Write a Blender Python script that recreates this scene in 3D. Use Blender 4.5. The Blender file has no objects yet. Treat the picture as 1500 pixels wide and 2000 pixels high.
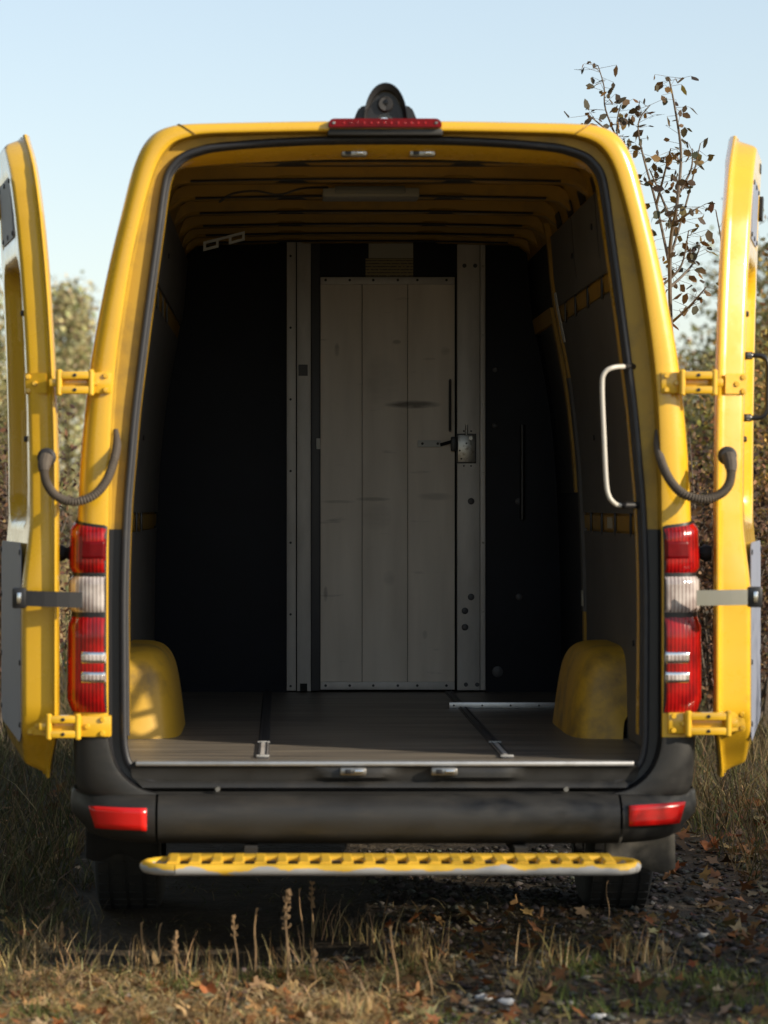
import bpy, bmesh, math, random
import numpy as np
from mathutils import Vector, Matrix

random.seed(7); rng = np.random.default_rng(7)
SC = bpy.context.scene
COL = SC.collection

# ------------------------------------------------------------------ camera
CX, CD, CZ, FPX = -0.325, 8.5, 1.452, 5287.0      # camera stands 8.5 m behind the van's tail
VX, VY = 550.0, 985.0
cam = bpy.data.cameras.new('camera'); camo = bpy.data.objects.new('camera', cam); COL.objects.link(camo)
camo.location = (CX, -CD, CZ); camo.rotation_euler = (math.pi/2, 0, 0)
cam.sensor_width = 36; cam.lens = FPX/2000*36
cam.shift_x = (750-VX)/2000; cam.shift_y = -(1000-VY)/2000
cam.clip_start = 0.1; cam.clip_end = 2000
cam.dof.use_dof = True; cam.dof.focus_distance = 11.5; cam.dof.aperture_fstop = 3.4
SC.camera = camo

# ------------------------------------------------------------------ sky, sun, exposure
ELEV = math.radians(22)
AZ = (0.88, -0.475)
TOSUN = Vector((AZ[0]*math.cos(ELEV), AZ[1]*math.cos(ELEV), math.sin(ELEV)))
w = bpy.data.worlds.new('World'); SC.world = w; w.use_nodes = True
nt = w.node_tree; nt.nodes.clear()
sky = nt.nodes.new('ShaderNodeTexSky'); sky.sky_type = 'NISHITA'; sky.sun_disc = False
sky.sun_elevation = ELEV; sky.sun_rotation = math.atan2(AZ[0], AZ[1])
sky.air_density = 1.0; sky.dust_density = 0.7; sky.ozone_density = 1.0
bg = nt.nodes.new('ShaderNodeBackground'); bg.inputs[1].default_value = 0.15
out = nt.nodes.new('ShaderNodeOutputWorld')
hs = nt.nodes.new('ShaderNodeHueSaturation'); hs.inputs['Saturation'].default_value = 1.0; hs.inputs['Value'].default_value = 1.68
gm = nt.nodes.new('ShaderNodeGamma'); gm.inputs[1].default_value = 0.6     # evens out the whole sky, as thin haze does
nt.links.new(sky.outputs[0], gm.inputs[0]); nt.links.new(gm.outputs[0], hs.inputs['Color']); nt.links.new(hs.outputs[0], bg.inputs[0]); nt.links.new(bg.outputs[0], out.inputs[0])
sl = bpy.data.lights.new('sun', 'SUN'); sl.energy = 4.6; sl.angle = math.radians(0.5); sl.color = (1.0, 0.88, 0.70)
so = bpy.data.objects.new('sun', sl); COL.objects.link(so)
so.rotation_euler = (-TOSUN).to_track_quat('-Z', 'Y').to_euler(); so.location = (20, -12, 12)
vs = SC.view_settings
vs.view_transform = 'Standard'; vs.look = 'None'; vs.exposure = 0.5; vs.gamma = 1.0; vs.use_curve_mapping = False
SC.cycles.max_bounces = 6; SC.cycles.use_denoising = True

def P(px, py, Y=0.0):
    d = (CD+Y)/FPX
    return (CX+(px-VX)*d, Y, CZ-(py-VY)*d)
def PX(px, Y): return CX+(px-VX)*(CD+Y)/FPX
def PZ(py, Y): return CZ-(py-VY)*(CD+Y)/FPX

# ------------------------------------------------------------------ materials
MATS = {}
def mat(name, col, rough=0.5, metal=0.0, coat=0.0, noise=None, bump=None, spec=0.5, trans=0.0, extra=None):
    """noise=(scale, colour2, lo, hi[, stretch]); bump=(scale, strength, dist)"""
    m = bpy.data.materials.new(name); m.use_nodes = True
    t = m.node_tree; b = t.nodes['Principled BSDF']
    b.inputs['Base Color'].default_value = (*col, 1); b.inputs['Roughness'].default_value = rough
    b.inputs['Metallic'].default_value = metal; b.inputs['Coat Weight'].default_value = coat
    b.inputs['Coat Roughness'].default_value = 0.12
    b.inputs['Specular IOR Level'].default_value = spec
    b.inputs['Transmission Weight'].default_value = trans
    tc = t.nodes.new('ShaderNodeTexCoord')
    if noise:
        mp = t.nodes.new('ShaderNodeMapping'); t.links.new(tc.outputs['Object'], mp.inputs[0])
        mp.inputs['Scale'].default_value = noise[4] if len(noise) > 4 else (1, 1, 1)
        n = t.nodes.new('ShaderNodeTexNoise'); n.inputs['Scale'].default_value = noise[0]; n.inputs['Detail'].default_value = 8
        n.inputs['Roughness'].default_value = 0.65
        t.links.new(mp.outputs[0], n.inputs[0])
        r = t.nodes.new('ShaderNodeValToRGB'); r.color_ramp.elements[0].position = noise[2]; r.color_ramp.elements[1].position = noise[3]
        r.color_ramp.elements[0].color = (*col, 1); r.color_ramp.elements[1].color = (*noise[1], 1)
        t.links.new(n.outputs[0], r.inputs[0]); t.links.new(r.outputs[0], b.inputs['Base Color'])
        m['ramp'] = r.name
    if bump:
        n2 = t.nodes.new('ShaderNodeTexNoise'); n2.inputs['Scale'].default_value = bump[0]; n2.inputs['Detail'].default_value = 4
        t.links.new(tc.outputs['Object'], n2.inputs[0])
        bp = t.nodes.new('ShaderNodeBump'); bp.inputs['Strength'].default_value = bump[1]; bp.inputs['Distance'].default_value = bump[2]
        t.links.new(n2.outputs[0], bp.inputs['Height']); t.links.new(bp.outputs[0], b.inputs['Normal'])
    if extra: extra(t, b, tc)
    MATS[name] = m; return m

def grime(lo, hi):
    """worn, uneven gloss and fine scratches"""
    def f(t, b, tc):
        n = t.nodes.new('ShaderNodeTexNoise'); n.inputs['Scale'].default_value = 5; n.inputs['Detail'].default_value = 9; n.inputs['Roughness'].default_value = 0.7
        t.links.new(tc.outputs['Object'], n.inputs[0])
        mr = t.nodes.new('ShaderNodeMapRange'); mr.inputs[1].default_value = 0.35; mr.inputs[2].default_value = 0.7; mr.inputs[3].default_value = lo; mr.inputs[4].default_value = hi
        t.links.new(n.outputs[0], mr.inputs[0]); t.links.new(mr.outputs[0], b.inputs['Roughness'])
    return f
YEL = (0.71, 0.415, 0.019)
mat('yellow_paint', YEL, 0.26, coat=0.8, noise=(2.2, (0.62, 0.34, 0.02), 0.45, 0.8), bump=(3, 0.05, 0.01), extra=grime(0.18, 0.42))
mat('yellow_inner', (0.33, 0.185, 0.012), 0.5, noise=(6, (0.16, 0.095, 0.02), 0.5, 0.78))  # same paint as outside, darkened to stand for the interior shade
mat('yellow_channel_shade', (0.42, 0.25, 0.022), 0.5, noise=(9, (0.24, 0.15, 0.03), 0.45, 0.75))  # mottled frame paint, darkened to stand for shade in the recessed channel
mat('yellow_worn', (0.54, 0.32, 0.03), 0.5, noise=(5, (0.20, 0.13, 0.045), 0.50, 0.70), bump=(8, 0.15, 0.01))
mat('grey_plastic', (0.016, 0.0155, 0.0145), 0.48, noise=(9, (0.036, 0.032, 0.027), 0.5, 0.8, (0.5, 1, 2.5)), bump=(250, 0.2, 0.002), extra=grime(0.38, 0.7))
mat('black_plastic', (0.012, 0.012, 0.014), 0.42, bump=(200, 0.08, 0.002))
mat('lens_glass', (0.004, 0.004, 0.005), 0.25, spec=0.3)
mat('hood_plastic', (0.012, 0.012, 0.014), 0.25)
mat('rubber', (0.022, 0.021, 0.022), 0.6)
mat('seal_rubber', (0.018, 0.019, 0.024), 0.5, noise=(14, (0.04, 0.038, 0.036), 0.55, 0.8))
mat('hose_rubber', (0.06, 0.047, 0.036), 0.75, noise=(9, (0.10, 0.08, 0.06), 0.4, 0.75))
mat('tyre_rubber', (0.018, 0.018, 0.018), 0.8, noise=(8, (0.05, 0.043, 0.035), 0.5, 0.8))
mat('dirty_flap', (0.05, 0.047, 0.042), 0.85, noise=(6, (0.19, 0.17, 0.135), 0.4, 0.75))
mat('underbody', (0.012, 0.011, 0.010), 0.9)
mat('aluminium', (0.55, 0.55, 0.55), 0.42, metal=0.85, noise=(12, (0.35, 0.34, 0.33), 0.45, 0.8))
mat('dull_alu', (0.58, 0.55, 0.52), 0.5, metal=0.15, noise=(5, (0.32, 0.30, 0.28), 0.4, 0.8, (1, 1, 0.25)))
mat('dark_alu', (0.055, 0.055, 0.06), 0.5, metal=0.2)
mat('chrome', (0.75, 0.75, 0.75), 0.18, metal=1.0)
mat('steel', (0.35, 0.34, 0.32), 0.35, metal=0.9, noise=(40, (0.15, 0.13, 0.11), 0.5, 0.7))
mat('white_paint', (0.52, 0.495, 0.44), 0.4)
mat('pale_metal', (0.55, 0.55, 0.53), 0.5)
mat('clip_metal', (0.33, 0.33, 0.32), 0.5)
mat('navy_panel', (0.009, 0.011, 0.018), 0.6, spec=0.25, noise=(3, (0.006, 0.007, 0.011), 0.4, 0.8))
mat('wall_lining', (0.11, 0.105, 0.10), 0.75, noise=(2.5, (0.085, 0.08, 0.077), 0.4, 0.75), bump=(180, 0.15, 0.002))
mat('grey_trim', (0.23, 0.25, 0.32), 0.5, noise=(3, (0.19, 0.21, 0.27), 0.4, 0.8))
mat('paper', (0.42, 0.40, 0.33), 0.8)
mat('tape', (0.6, 0.6, 0.58), 0.6, noise=(30, (0.25, 0.24, 0.22), 0.55, 0.7))
mat('lamp_diffuser', (0.13, 0.13, 0.12), 0.4)
mat('lamp_body', (0.24, 0.23, 0.20), 0.5)

def floor_extra(t, b, tc):
    br = t.nodes.new('ShaderNodeTexNoise'); br.inputs['Scale'].default_value = 3.0; br.inputs['Detail'].default_value = 9
    mp = t.nodes.new('ShaderNodeMapping'); mp.inputs['Scale'].default_value = (0.5, 6, 1)
    t.links.new(tc.outputs['Object'], mp.inputs[0]); t.links.new(mp.outputs[0], br.inputs[0])
    r = t.nodes.new('ShaderNodeValToRGB'); r.color_ramp.elements[0].color = (0.085, 0.076, 0.067, 1); r.color_ramp.elements[1].color = (0.25, 0.215, 0.172, 1)
    r.color_ramp.elements[0].position = 0.35; r.color_ramp.elements[1].position = 0.75
    t.links.new(br.outputs[0], r.inputs[0]); t.links.new(r.outputs[0], b.inputs['Base Color'])
mat('floor_ply', (0.1, 0.085, 0.07), 0.42, extra=floor_extra, bump=(400, 0.1, 0.001))

def board_extra(t, b, tc):
    # worn pale boards: streaky grain, dust blotches and a few scuffs
    mp = t.nodes.new('ShaderNodeMapping'); mp.inputs['Scale'].default_value = (5, 1, 0.7)
    t.links.new(tc.outputs['Object'], mp.inputs[0])
    n1 = t.nodes.new('ShaderNodeTexNoise'); n1.inputs['Scale'].default_value = 2.2; n1.inputs['Detail'].default_value = 8
    t.links.new(mp.outputs[0], n1.inputs[0])
    r1 = t.nodes.new('ShaderNodeValToRGB'); r1.color_ramp.elements[0].position = 0.3; r1.color_ramp.elements[1].position = 0.72
    r1.color_ramp.elements[0].color = (0.66, 0.59, 0.51, 1); r1.color_ramp.elements[1].color = (0.82, 0.74, 0.65, 1)
    t.links.new(n1.outputs[0], r1.inputs[0])
    mp2 = t.nodes.new('ShaderNodeMapping'); mp2.inputs['Scale'].default_value = (1.2, 1, 7)
    t.links.new(tc.outputs['Object'], mp2.inputs[0])
    n2 = t.nodes.new('ShaderNodeTexNoise'); n2.inputs['Scale'].default_value = 4; n2.inputs['Detail'].default_value = 10
    t.links.new(mp2.outputs[0], n2.inputs[0])
    r2 = t.nodes.new('ShaderNodeValToRGB'); r2.color_ramp.elements[0].position = 0.66; r2.color_ramp.elements[1].position = 0.80
    r2.color_ramp.elements[0].color = (0, 0, 0, 1); r2.color_ramp.elements[1].color = (0.55, 0.55, 0.55, 1)
    t.links.new(n2.outputs[0], r2.inputs[0])
    mx = t.nodes.new('ShaderNodeMix'); mx.data_type = 'RGBA'
    t.links.new(r2.outputs[0], mx.inputs[0]); t.links.new(r1.outputs[0], mx.inputs[6]); mx.inputs[7].default_value = (0.10, 0.09, 0.08, 1)
    prev = mx.outputs[2]
    sx = t.nodes.new('ShaderNodeSeparateXYZ'); t.links.new(tc.outputs['Object'], sx.inputs[0])
    n3 = t.nodes.new('ShaderNodeTexNoise'); n3.inputs['Scale'].default_value = 35; n3.inputs['Detail'].default_value = 5
    mp3 = t.nodes.new('ShaderNodeMapping'); mp3.inputs['Scale'].default_value = (0.35, 1, 1.6); t.links.new(tc.outputs['Object'], mp3.inputs[0]); t.links.new(mp3.outputs[0], n3.inputs[0])
    def M(op, a, b_=None, c=None):
        q = t.nodes.new('ShaderNodeMath'); q.operation = op
        for k_, v in enumerate((a, b_, c)):
            if v is None: continue
            if isinstance(v, (int, float)): q.inputs[k_].default_value = v
            else: t.links.new(v, q.inputs[k_])
        return q.outputs[0]
    for (px, py, wa, wb, amt) in ((806, 790, 62, 9, 1.0), (850, 970, 40, 9, 0.35), (658, 683, 6, 16, 0.5), (775, 668, 10, 6, 0.5), (735, 1010, 34, 30, 0.18), (728, 975, 40, 5, 0.5), (745, 745, 40, 60, 0.2), (870, 685, 12, 10, 0.3), (760, 1130, 14, 18, 0.2), (636, 1160, 5, 18, 0.6), (830, 1240, 6, 10, 0.25), (660, 980, 40, 4, 0.4)):
        dx = M('DIVIDE', M('SUBTRACT', sx.outputs[0], PX(px, 3.2)), wa*11.7/FPX); dz = M('DIVIDE', M('SUBTRACT', sx.outputs[2], PZ(py, 3.2)), wb*11.7/FPX)
        d2 = M('ADD', M('MULTIPLY', dx, dx), M('MULTIPLY', dz, dz))
        f0 = M('MULTIPLY', M('SUBTRACT', 1.0, d2), n3.outputs[0])
        f1 = t.nodes.new('ShaderNodeMapRange'); f1.inputs[1].default_value = 0.05; f1.inputs[2].default_value = 0.45; f1.inputs[4].default_value = amt*0.8
        t.links.new(f0, f1.inputs[0])
        m2 = t.nodes.new('ShaderNodeMix'); m2.data_type = 'RGBA'; t.links.new(f1.outputs[0], m2.inputs[0]); t.links.new(prev, m2.inputs[6]); m2.inputs[7].default_value = (0.10, 0.085, 0.07, 1); prev = m2.outputs[2]
    t.links.new(prev, b.inputs['Base Color'])
mat('door_board', (0.3, 0.27, 0.23), 0.55, extra=board_extra)

def step_extra(t, b, tc):
    n = t.nodes.new('ShaderNodeTexNoise'); n.inputs['Scale'].default_value = 11; n.inputs['Detail'].default_value = 6
    t.links.new(tc.outputs['Object'], n.inputs[0])
    sx = t.nodes.new('ShaderNodeSeparateXYZ'); t.links.new(tc.outputs['Object'], sx.inputs[0])
    mr = t.nodes.new('ShaderNodeMapRange'); mr.inputs[1].default_value = 0.364; mr.inputs[2].default_value = 0.338
    mr.inputs[3].default_value = -0.16; mr.inputs[4].default_value = 0.26
    t.links.new(sx.outputs[2], mr.inputs[0])
    ad = t.nodes.new('ShaderNodeMath'); ad.operation = 'ADD'; t.links.new(n.outputs[0], ad.inputs[0]); t.links.new(mr.outputs[0], ad.inputs[1])
    r = t.nodes.new('ShaderNodeValToRGB'); r.color_ramp.interpolation = 'LINEAR'
    r.color_ramp.elements[0].position = 0.52; r.color_ramp.elements[1].position = 0.56
    r.color_ramp.elements[0].color = (0.66, 0.40, 0.03, 1); r.color_ramp.elements[1].color = (0.33, 0.33, 0.33, 1)
    t.links.new(ad.outputs[0], r.inputs[0]); t.links.new(r.outputs[0], b.inputs['Base Color'])
mat('step_paint', (0.66, 0.4, 0.03), 0.5, extra=step_extra)

def lens_extra(scale, axis, bands):
    def f(t, b, tc):
        wv = t.nodes.new('ShaderNodeTexWave'); wv.inputs['Scale'].default_value = scale; wv.bands_direction = axis
        t.links.new(tc.outputs['Object'], wv.inputs[0])
        bp = t.nodes.new('ShaderNodeBump'); bp.inputs['Strength'].default_value = 0.25; bp.inputs['Distance'].default_value = 0.003
        t.links.new(wv.outputs[0], bp.inputs['Height']); t.links.new(bp.outputs[0], b.inputs['Normal'])
        n = t.nodes.new('ShaderNodeTexNoise'); n.inputs['Scale'].default_value = 16
        t.links.new(tc.outputs['Object'], n.inputs[0])
        r = t.nodes.new('ShaderNodeValToRGB'); r.color_ramp.elements[0].position = 0.35; r.color_ramp.elements[1].position = 0.7
        r.color_ramp.elements[0].color = (*bands[0], 1); r.color_ramp.elements[1].color = (*bands[1], 1)
        mm = t.nodes.new('ShaderNodeMath'); mm.operation = 'MULTIPLY_ADD'; mm.inputs[1].default_value = 0.22
        ms = t.nodes.new('ShaderNodeMath'); ms.operation = 'MULTIPLY'; ms.inputs[1].default_value = 0.82
        t.links.new(n.outputs[0], ms.inputs[0]); t.links.new(wv.outputs[0], mm.inputs[0]); t.links.new(ms.outputs[0], mm.inputs[2])
        t.links.new(mm.outputs[0], r.inputs[0]); t.links.new(r.outputs[0], b.inputs['Base Color'])
    return f
mat('red_lens', (0.4, 0.005, 0.005), 0.2, coat=0.35, spec=0.35, extra=lens_extra(26, 'X', ((0.13, 0.002, 0.003), (0.42, 0.006, 0.006))))
mat('dark_red_lens', (0.17, 0.002, 0.004), 0.3, spec=0.2, noise=(12, (0.07, 0.001, 0.003), 0.4, 0.7))
mat('clear_lens', (0.5, 0.45, 0.42), 0.1, coat=1.0, extra=lens_extra(26, 'X', ((0.22, 0.17, 0.16), (0.62, 0.56, 0.53))))
mat('reflector_red', (0.58, 0.008, 0.006), 0.25, coat=0.2, bump=(400, 0.2, 0.001))

def col_attr_mat(name, rough=0.7, trans=0.25, spec=0.3):
    m = bpy.data.materials.new(name); m.use_nodes = True; t = m.node_tree
    b = t.nodes['Principled BSDF']; b.inputs['Roughness'].default_value = rough; b.inputs['Specular IOR Level'].default_value = spec
    a = t.nodes.new('ShaderNodeAttribute'); a.attribute_name = 'Col'
    t.links.new(a.outputs[0], b.inputs['Base Color'])
    if trans:
        tr = t.nodes.new('ShaderNodeBsdfTranslucent'); t.links.new(a.outputs[0], tr.inputs[0])
        mx = t.nodes.new('ShaderNodeMixShader'); mx.inputs[0].default_value = trans
        t.links.new(b.outputs[0], mx.inputs[1]); t.links.new(tr.outputs[0], mx.inputs[2])
        t.links.new(mx.outputs[0], t.nodes['Material Output'].inputs[0])
    MATS[name] = m; return m
col_attr_mat('leaf_col'); col_attr_mat('grass_col', 0.75, 0.2); col_attr_mat('stone_col', 0.85, 0)
mat('bark', (0.085, 0.065, 0.05), 0.85, noise=(20, (0.16, 0.13, 0.10), 0.4, 0.7))
mat('stalk', (0.22, 0.135, 0.065), 0.8, noise=(15, (0.32, 0.21, 0.11), 0.4, 0.7))

# ------------------------------------------------------------------ mesh helpers
def link(o, parent=None):
    COL.objects.link(o)
    if parent is not None: o.parent = parent
    return o
def fin(me, m, smooth):
    if m is not None: me.materials.append(MATS[m])
    if smooth is not None:
        me.polygons.foreach_set('use_smooth', [True]*len(me.polygons))
        me.set_sharp_from_angle(angle=math.radians(smooth))
    me.update()
def mk(name, V, F, m, parent=None, smooth=None, merge=False):
    me = bpy.data.meshes.new(name); me.from_pydata([tuple(v) for v in V], [], F)
    if merge:
        bm = bmesh.new(); bm.from_mesh(me); bmesh.ops.remove_doubles(bm, verts=bm.verts, dist=1e-5); bm.to_mesh(me); bm.free()
    fin(me, m, smooth)
    return link(bpy.data.objects.new(name, me), parent)
def frombm(name, bm, m, parent=None, smooth=None):
    me = bpy.data.meshes.new(name); bmesh.ops.recalc_face_normals(bm, faces=bm.faces); bm.to_mesh(me); bm.free()
    fin(me, m, smooth)
    return link(bpy.data.objects.new(name, me), parent)
def box(name, x0, x1, y0, y1, z0, z1, m, parent=None, bevel=0.0, seg=2):
    bm = bmesh.new(); bmesh.ops.create_cube(bm, size=1)
    for v in bm.verts:
        v.co = Vector(((x0+x1)/2+v.co.x*(x1-x0), (y0+y1)/2+v.co.y*(y1-y0), (z0+z1)/2+v.co.z*(z1-z0)))
    if bevel: bmesh.ops.bevel(bm, geom=bm.edges[:], offset=bevel, segments=seg, affect='EDGES', profile=0.5)
    return frombm(name, bm, m, parent, 40 if bevel else None)
def pbox(name, px0, px1, py0, py1, Y, depth, m, parent=None, bevel=0.0):
    """box whose near face covers a pixel rectangle at distance Y"""
    return box(name, PX(px0, Y), PX(px1, Y), Y, Y+depth, PZ(py1, Y), PZ(py0, Y), m, parent, bevel)
def grid(rows, closed_u=False):
    V = [p for r in rows for p in r]; n = len(rows[0]); F = []
    for i in range(len(rows)-1):
        for j in range(n if closed_u else n-1):
            a = i*n+j; b2 = i*n+(j+1) % n
            F.append((a, b2, b2+n, a+n))
    return V, F
def tube_data(pts, r, n=8, caps=True):
    pts = [Vector(p) for p in pts]; rs = r if isinstance(r, (list, tuple, np.ndarray)) else [r]*len(pts)
    V = []; F = []; up = None
    for i, p in enumerate(pts):
        t = (pts[min(i+1, len(pts)-1)]-pts[max(i-1, 0)])
        if t.length < 1e-9: t = Vector((0, 0, 1))
        t.normalize()
        if up is None: up = Vector((0, 0, 1)) if abs(t.z) < 0.9 else Vector((1, 0, 0))
        s = t.cross(up); s.normalize(); up = s.cross(t)
        for k in range(n):
            a = 2*math.pi*k/n
            V.append(p+(s*math.cos(a)+up*math.sin(a))*rs[i])
    for i in range(len(pts)-1):
        for k in range(n):
            a = i*n+k; b2 = i*n+(k+1) % n
            F.append((a, b2, b2+n, a+n))
    if caps:
        F.append(tuple(range(n-1, -1, -1))); F.append(tuple(range((len(pts)-1)*n, len(pts)*n)))
    return V, F
def tube(name, pts, r, m, parent=None, n=10):
    V, F = tube_data(pts, r, n); return mk(name, V, F, m, parent, 50)
def merge_data(items):
    V = []; F = []
    for v, f in items:
        o = len(V); V += list(v); F += [tuple(i+o for i in q) for q in f]
    return V, F
def spline(pts, k=6):
    pts = [Vector(p) for p in pts]; o = []
    for i in range(len(pts)-1):
        p0 = pts[max(i-1, 0)]; p1 = pts[i]; p2 = pts[i+1]; p3 = pts[min(i+2, len(pts)-1)]
        for j in range(k):
            t = j/k
            o.append(0.5*((2*p1)+(p2-p0)*t+(2*p0-5*p1+4*p2-p3)*t*t+(3*p1-p0-3*p2+p3)*t**3))
    o.append(pts[-1]); return o
def disc(name, c, normal, r, h, m, parent=None, n=12, bev=0.3):
    """low round bolt head or button standing off a surface"""
    nn = Vector(normal).normalized(); q = nn.to_track_quat('Z', 'Y').to_matrix()
    V = []; F = []
    for rr, zz in ((r, 0), (r, h*(1-bev)), (r*(1-bev*0.6), h)):
        for k in range(n):
            a = 2*math.pi*k/n; V.append(Vector(c)+q @ Vector((rr*math.cos(a), rr*math.sin(a), zz)))
    for i in range(2):
        for k in range(n): F.append((i*n+k, i*n+(k+1) % n, (i+1)*n+(k+1) % n, (i+1)*n+k))
    F.append(tuple(range(2*n, 3*n)))
    return mk(name, V, F, m, parent, 40)
def sm(a, b, x):
    t = min(1, max(0, (x-a)/(b-a))); return t*t*(3-2*t)
def tag(o, label=None, cat=None, group=None, kind=None):
    if label: o['label'] = label
    if cat: o['category'] = cat
    if group: o['group'] = group
    if kind: o['kind'] = kind
    return o

# ------------------------------------------------------------------ ground
def ground_mat():
    m = bpy.data.materials.new('soil'); m.use_nodes = True; t = m.node_tree; b = t.nodes['Principled BSDF']
    b.inputs['Roughness'].default_value = 0.95; b.inputs['Specular IOR Level'].default_value = 0.2
    tc = t.nodes.new('ShaderNodeTexCoord')
    n = t.nodes.new('ShaderNodeTexNoise'); n.inputs['Scale'].default_value = 2.5; n.inputs['Detail'].default_value = 12; n.inputs['Roughness'].default_value = 0.7
    t.links.new(tc.outputs['Object'], n.inputs[0])
    r = t.nodes.new('ShaderNodeValToRGB'); e = r.color_ramp.elements
    e[0].position = 0.3; e[0].color = (0.030, 0.023, 0.017, 1); e[1].position = 0.72; e[1].color = (0.105, 0.082, 0.056, 1)
    x = e.new(0.5); x.color = (0.058, 0.045, 0.031, 1)
    t.links.new(n.outputs[0], r.inputs[0])
    # unseen ground toward the camera, paled to dry meadow to bounce light inside
    sx = t.nodes.new('ShaderNodeSeparateXYZ'); t.links.new(tc.outputs['Object'], sx.inputs[0])
    mr = t.nodes.new('ShaderNodeMapRange'); mr.inputs[1].default_value = -2.5; mr.inputs[2].default_value = -5.0; t.links.new(sx.outputs[1], mr.inputs[0])
    r3 = t.nodes.new('ShaderNodeValToRGB'); r3.color_ramp.elements[0].color = (0.17, 0.13, 0.065, 1); r3.color_ramp.elements[1].color = (0.36, 0.28, 0.14, 1)
    t.links.new(n.outputs[0], r3.inputs[0])
    mx = t.nodes.new('ShaderNodeMix'); mx.data_type = 'RGBA'; t.links.new(mr.outputs[0], mx.inputs[0]); t.links.new(r.outputs[0], mx.inputs[6]); t.links.new(r3.outputs[0], mx.inputs[7])
    t.links.new(mx.outputs[2], b.inputs['Base Color'])
    n2 = t.nodes.new('ShaderNodeTexNoise'); n2.inputs['Scale'].default_value = 30; n2.inputs['Detail'].default_value = 6
    t.links.new(tc.outputs['Object'], n2.inputs[0])
    bp = t.nodes.new('ShaderNodeBump'); bp.inputs['Strength'].default_value = 0.9; bp.inputs['Distance'].default_value = 0.03
    t.links.new(n2.outputs[0], bp.inputs['Height']); t.links.new(bp.outputs[0], b.inputs['Normal'])
    MATS['soil'] = m
ground_mat()
def gz(x, y):
    return 0.025*math.sin(1.7*x+0.6*y)*math.cos(1.1*y-0.4*x)+0.012*math.sin(5.1*x+2.0)*math.sin(4.3*y)
xs = [-1500, -400, -120, -40, -15]+[i*0.2 for i in range(-40, 41)]+[15, 40, 120, 400, 1500]
ys = [-1500, -400, -100, -40, -15]+[i*0.2 for i in range(-40, 61)]+[20, 40, 120, 400, 1500]
V, F = grid([[(x, y, (gz(x, y) if abs(x) <= 8 and -8 <= y <= 12 else 0)) for x in xs] for y in ys])
tag(mk('ground', V, F, 'soil', None, 180), kind='structure')

# ================================================================== THE VAN
van = link(bpy.data.objects.new('panel_van', None))
tag(van, 'yellow panel van seen from behind with both rear doors folded back and empty cargo space', 'van')
S0 = 622.0
# half widths and heights (in pixels of the tail plane): body corner, crease of the frame, door seal
ROWS = [((615,1440),(541,1440),(512,1440)), ((614,1300),(541,1300),(513,1300)), ((612,1150),(541,1150),(513,1150)),
        ((606,1000),(540,1000),(508,1000)), ((601,900),(538,900),(500,900)), ((592,800),(534,800),(491,800)),
        ((580,700),(526,705),(480,710)), ((562,600),(513,608),(468,615)), ((541,500),(497,510),(455,520)),
        ((519,410),(478,425),(444,440)), ((503,345),(460,360),(436,380)), ((490,305),(447,322),(428,340)),
        ((475,275),(432,296),(415,318)), ((455,254),(413,278),(396,301)), ((425,241),(385,267),(368,290)),
        ((380,236),(345,261),(330,282)), ((250,233),(240,258),(235,274)), ((120,231),(120,256),(120,269)), ((0,230.5),(0,255.5),(0,268))]
def curve(idx):
    pts = [(-r[idx][0], 0, r[idx][1]) for r in ROWS]
    sp = spline(pts, 4)
    full = sp+[Vector((-p.x, 0, p.z)) for p in reversed(sp[:-1])]
    return full
SS, EE, II = curve(0), curve(1), curve(2)
NR = len(SS)
def wp(p, Y): return Vector((p.x/S0, Y, CZ-(p.z-VY)/S0))
def inward(i, d_side, d_top):
    p = II[i]; k = sm(330, 268, p.z)           # 0 on the sides, 1 along the header
    x = p.x-math.copysign(1, p.x)*d_side*(1-k)*(1 if abs(p.x) > 1 else 0) if abs(p.x) > 1 else 0
    if k > 0: x = p.x*(1-d_side/420*1.0)
    return Vector((x, 0, p.z+d_top*k))
def lerp(a, b2, t): return a+(b2-a)*t
OUT_RINGS = [(0, 4.05), (0, 3.0), (0, 2.0), (0, 1.0), (0, 0.35), (0, 0.17), (0.012, 0.11), (0.05, 0.06), (0.13, 0.028), (0.28, 0.010), (0.55, 0.002), (0.9, 0.0), (0.985, 0.003), (1.0, 0.012)]
def shell_rows(i0, i1, rings): return [[wp(lerp(SS[i], EE[i], t), Y) for (t, Y) in rings] for i in range(i0, i1)]
def row_at(py):                                   # left-side index whose body corner is at that height
    best = min(range(NR//2), key=lambda i: abs(SS[i].z-py)); return best
# body skin: sides, roof, rear frame
rows = shell_rows(0, NR, OUT_RINGS)
V, F = grid(rows); mk('body_shell', V, F, 'yellow_paint', van, 50)
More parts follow.
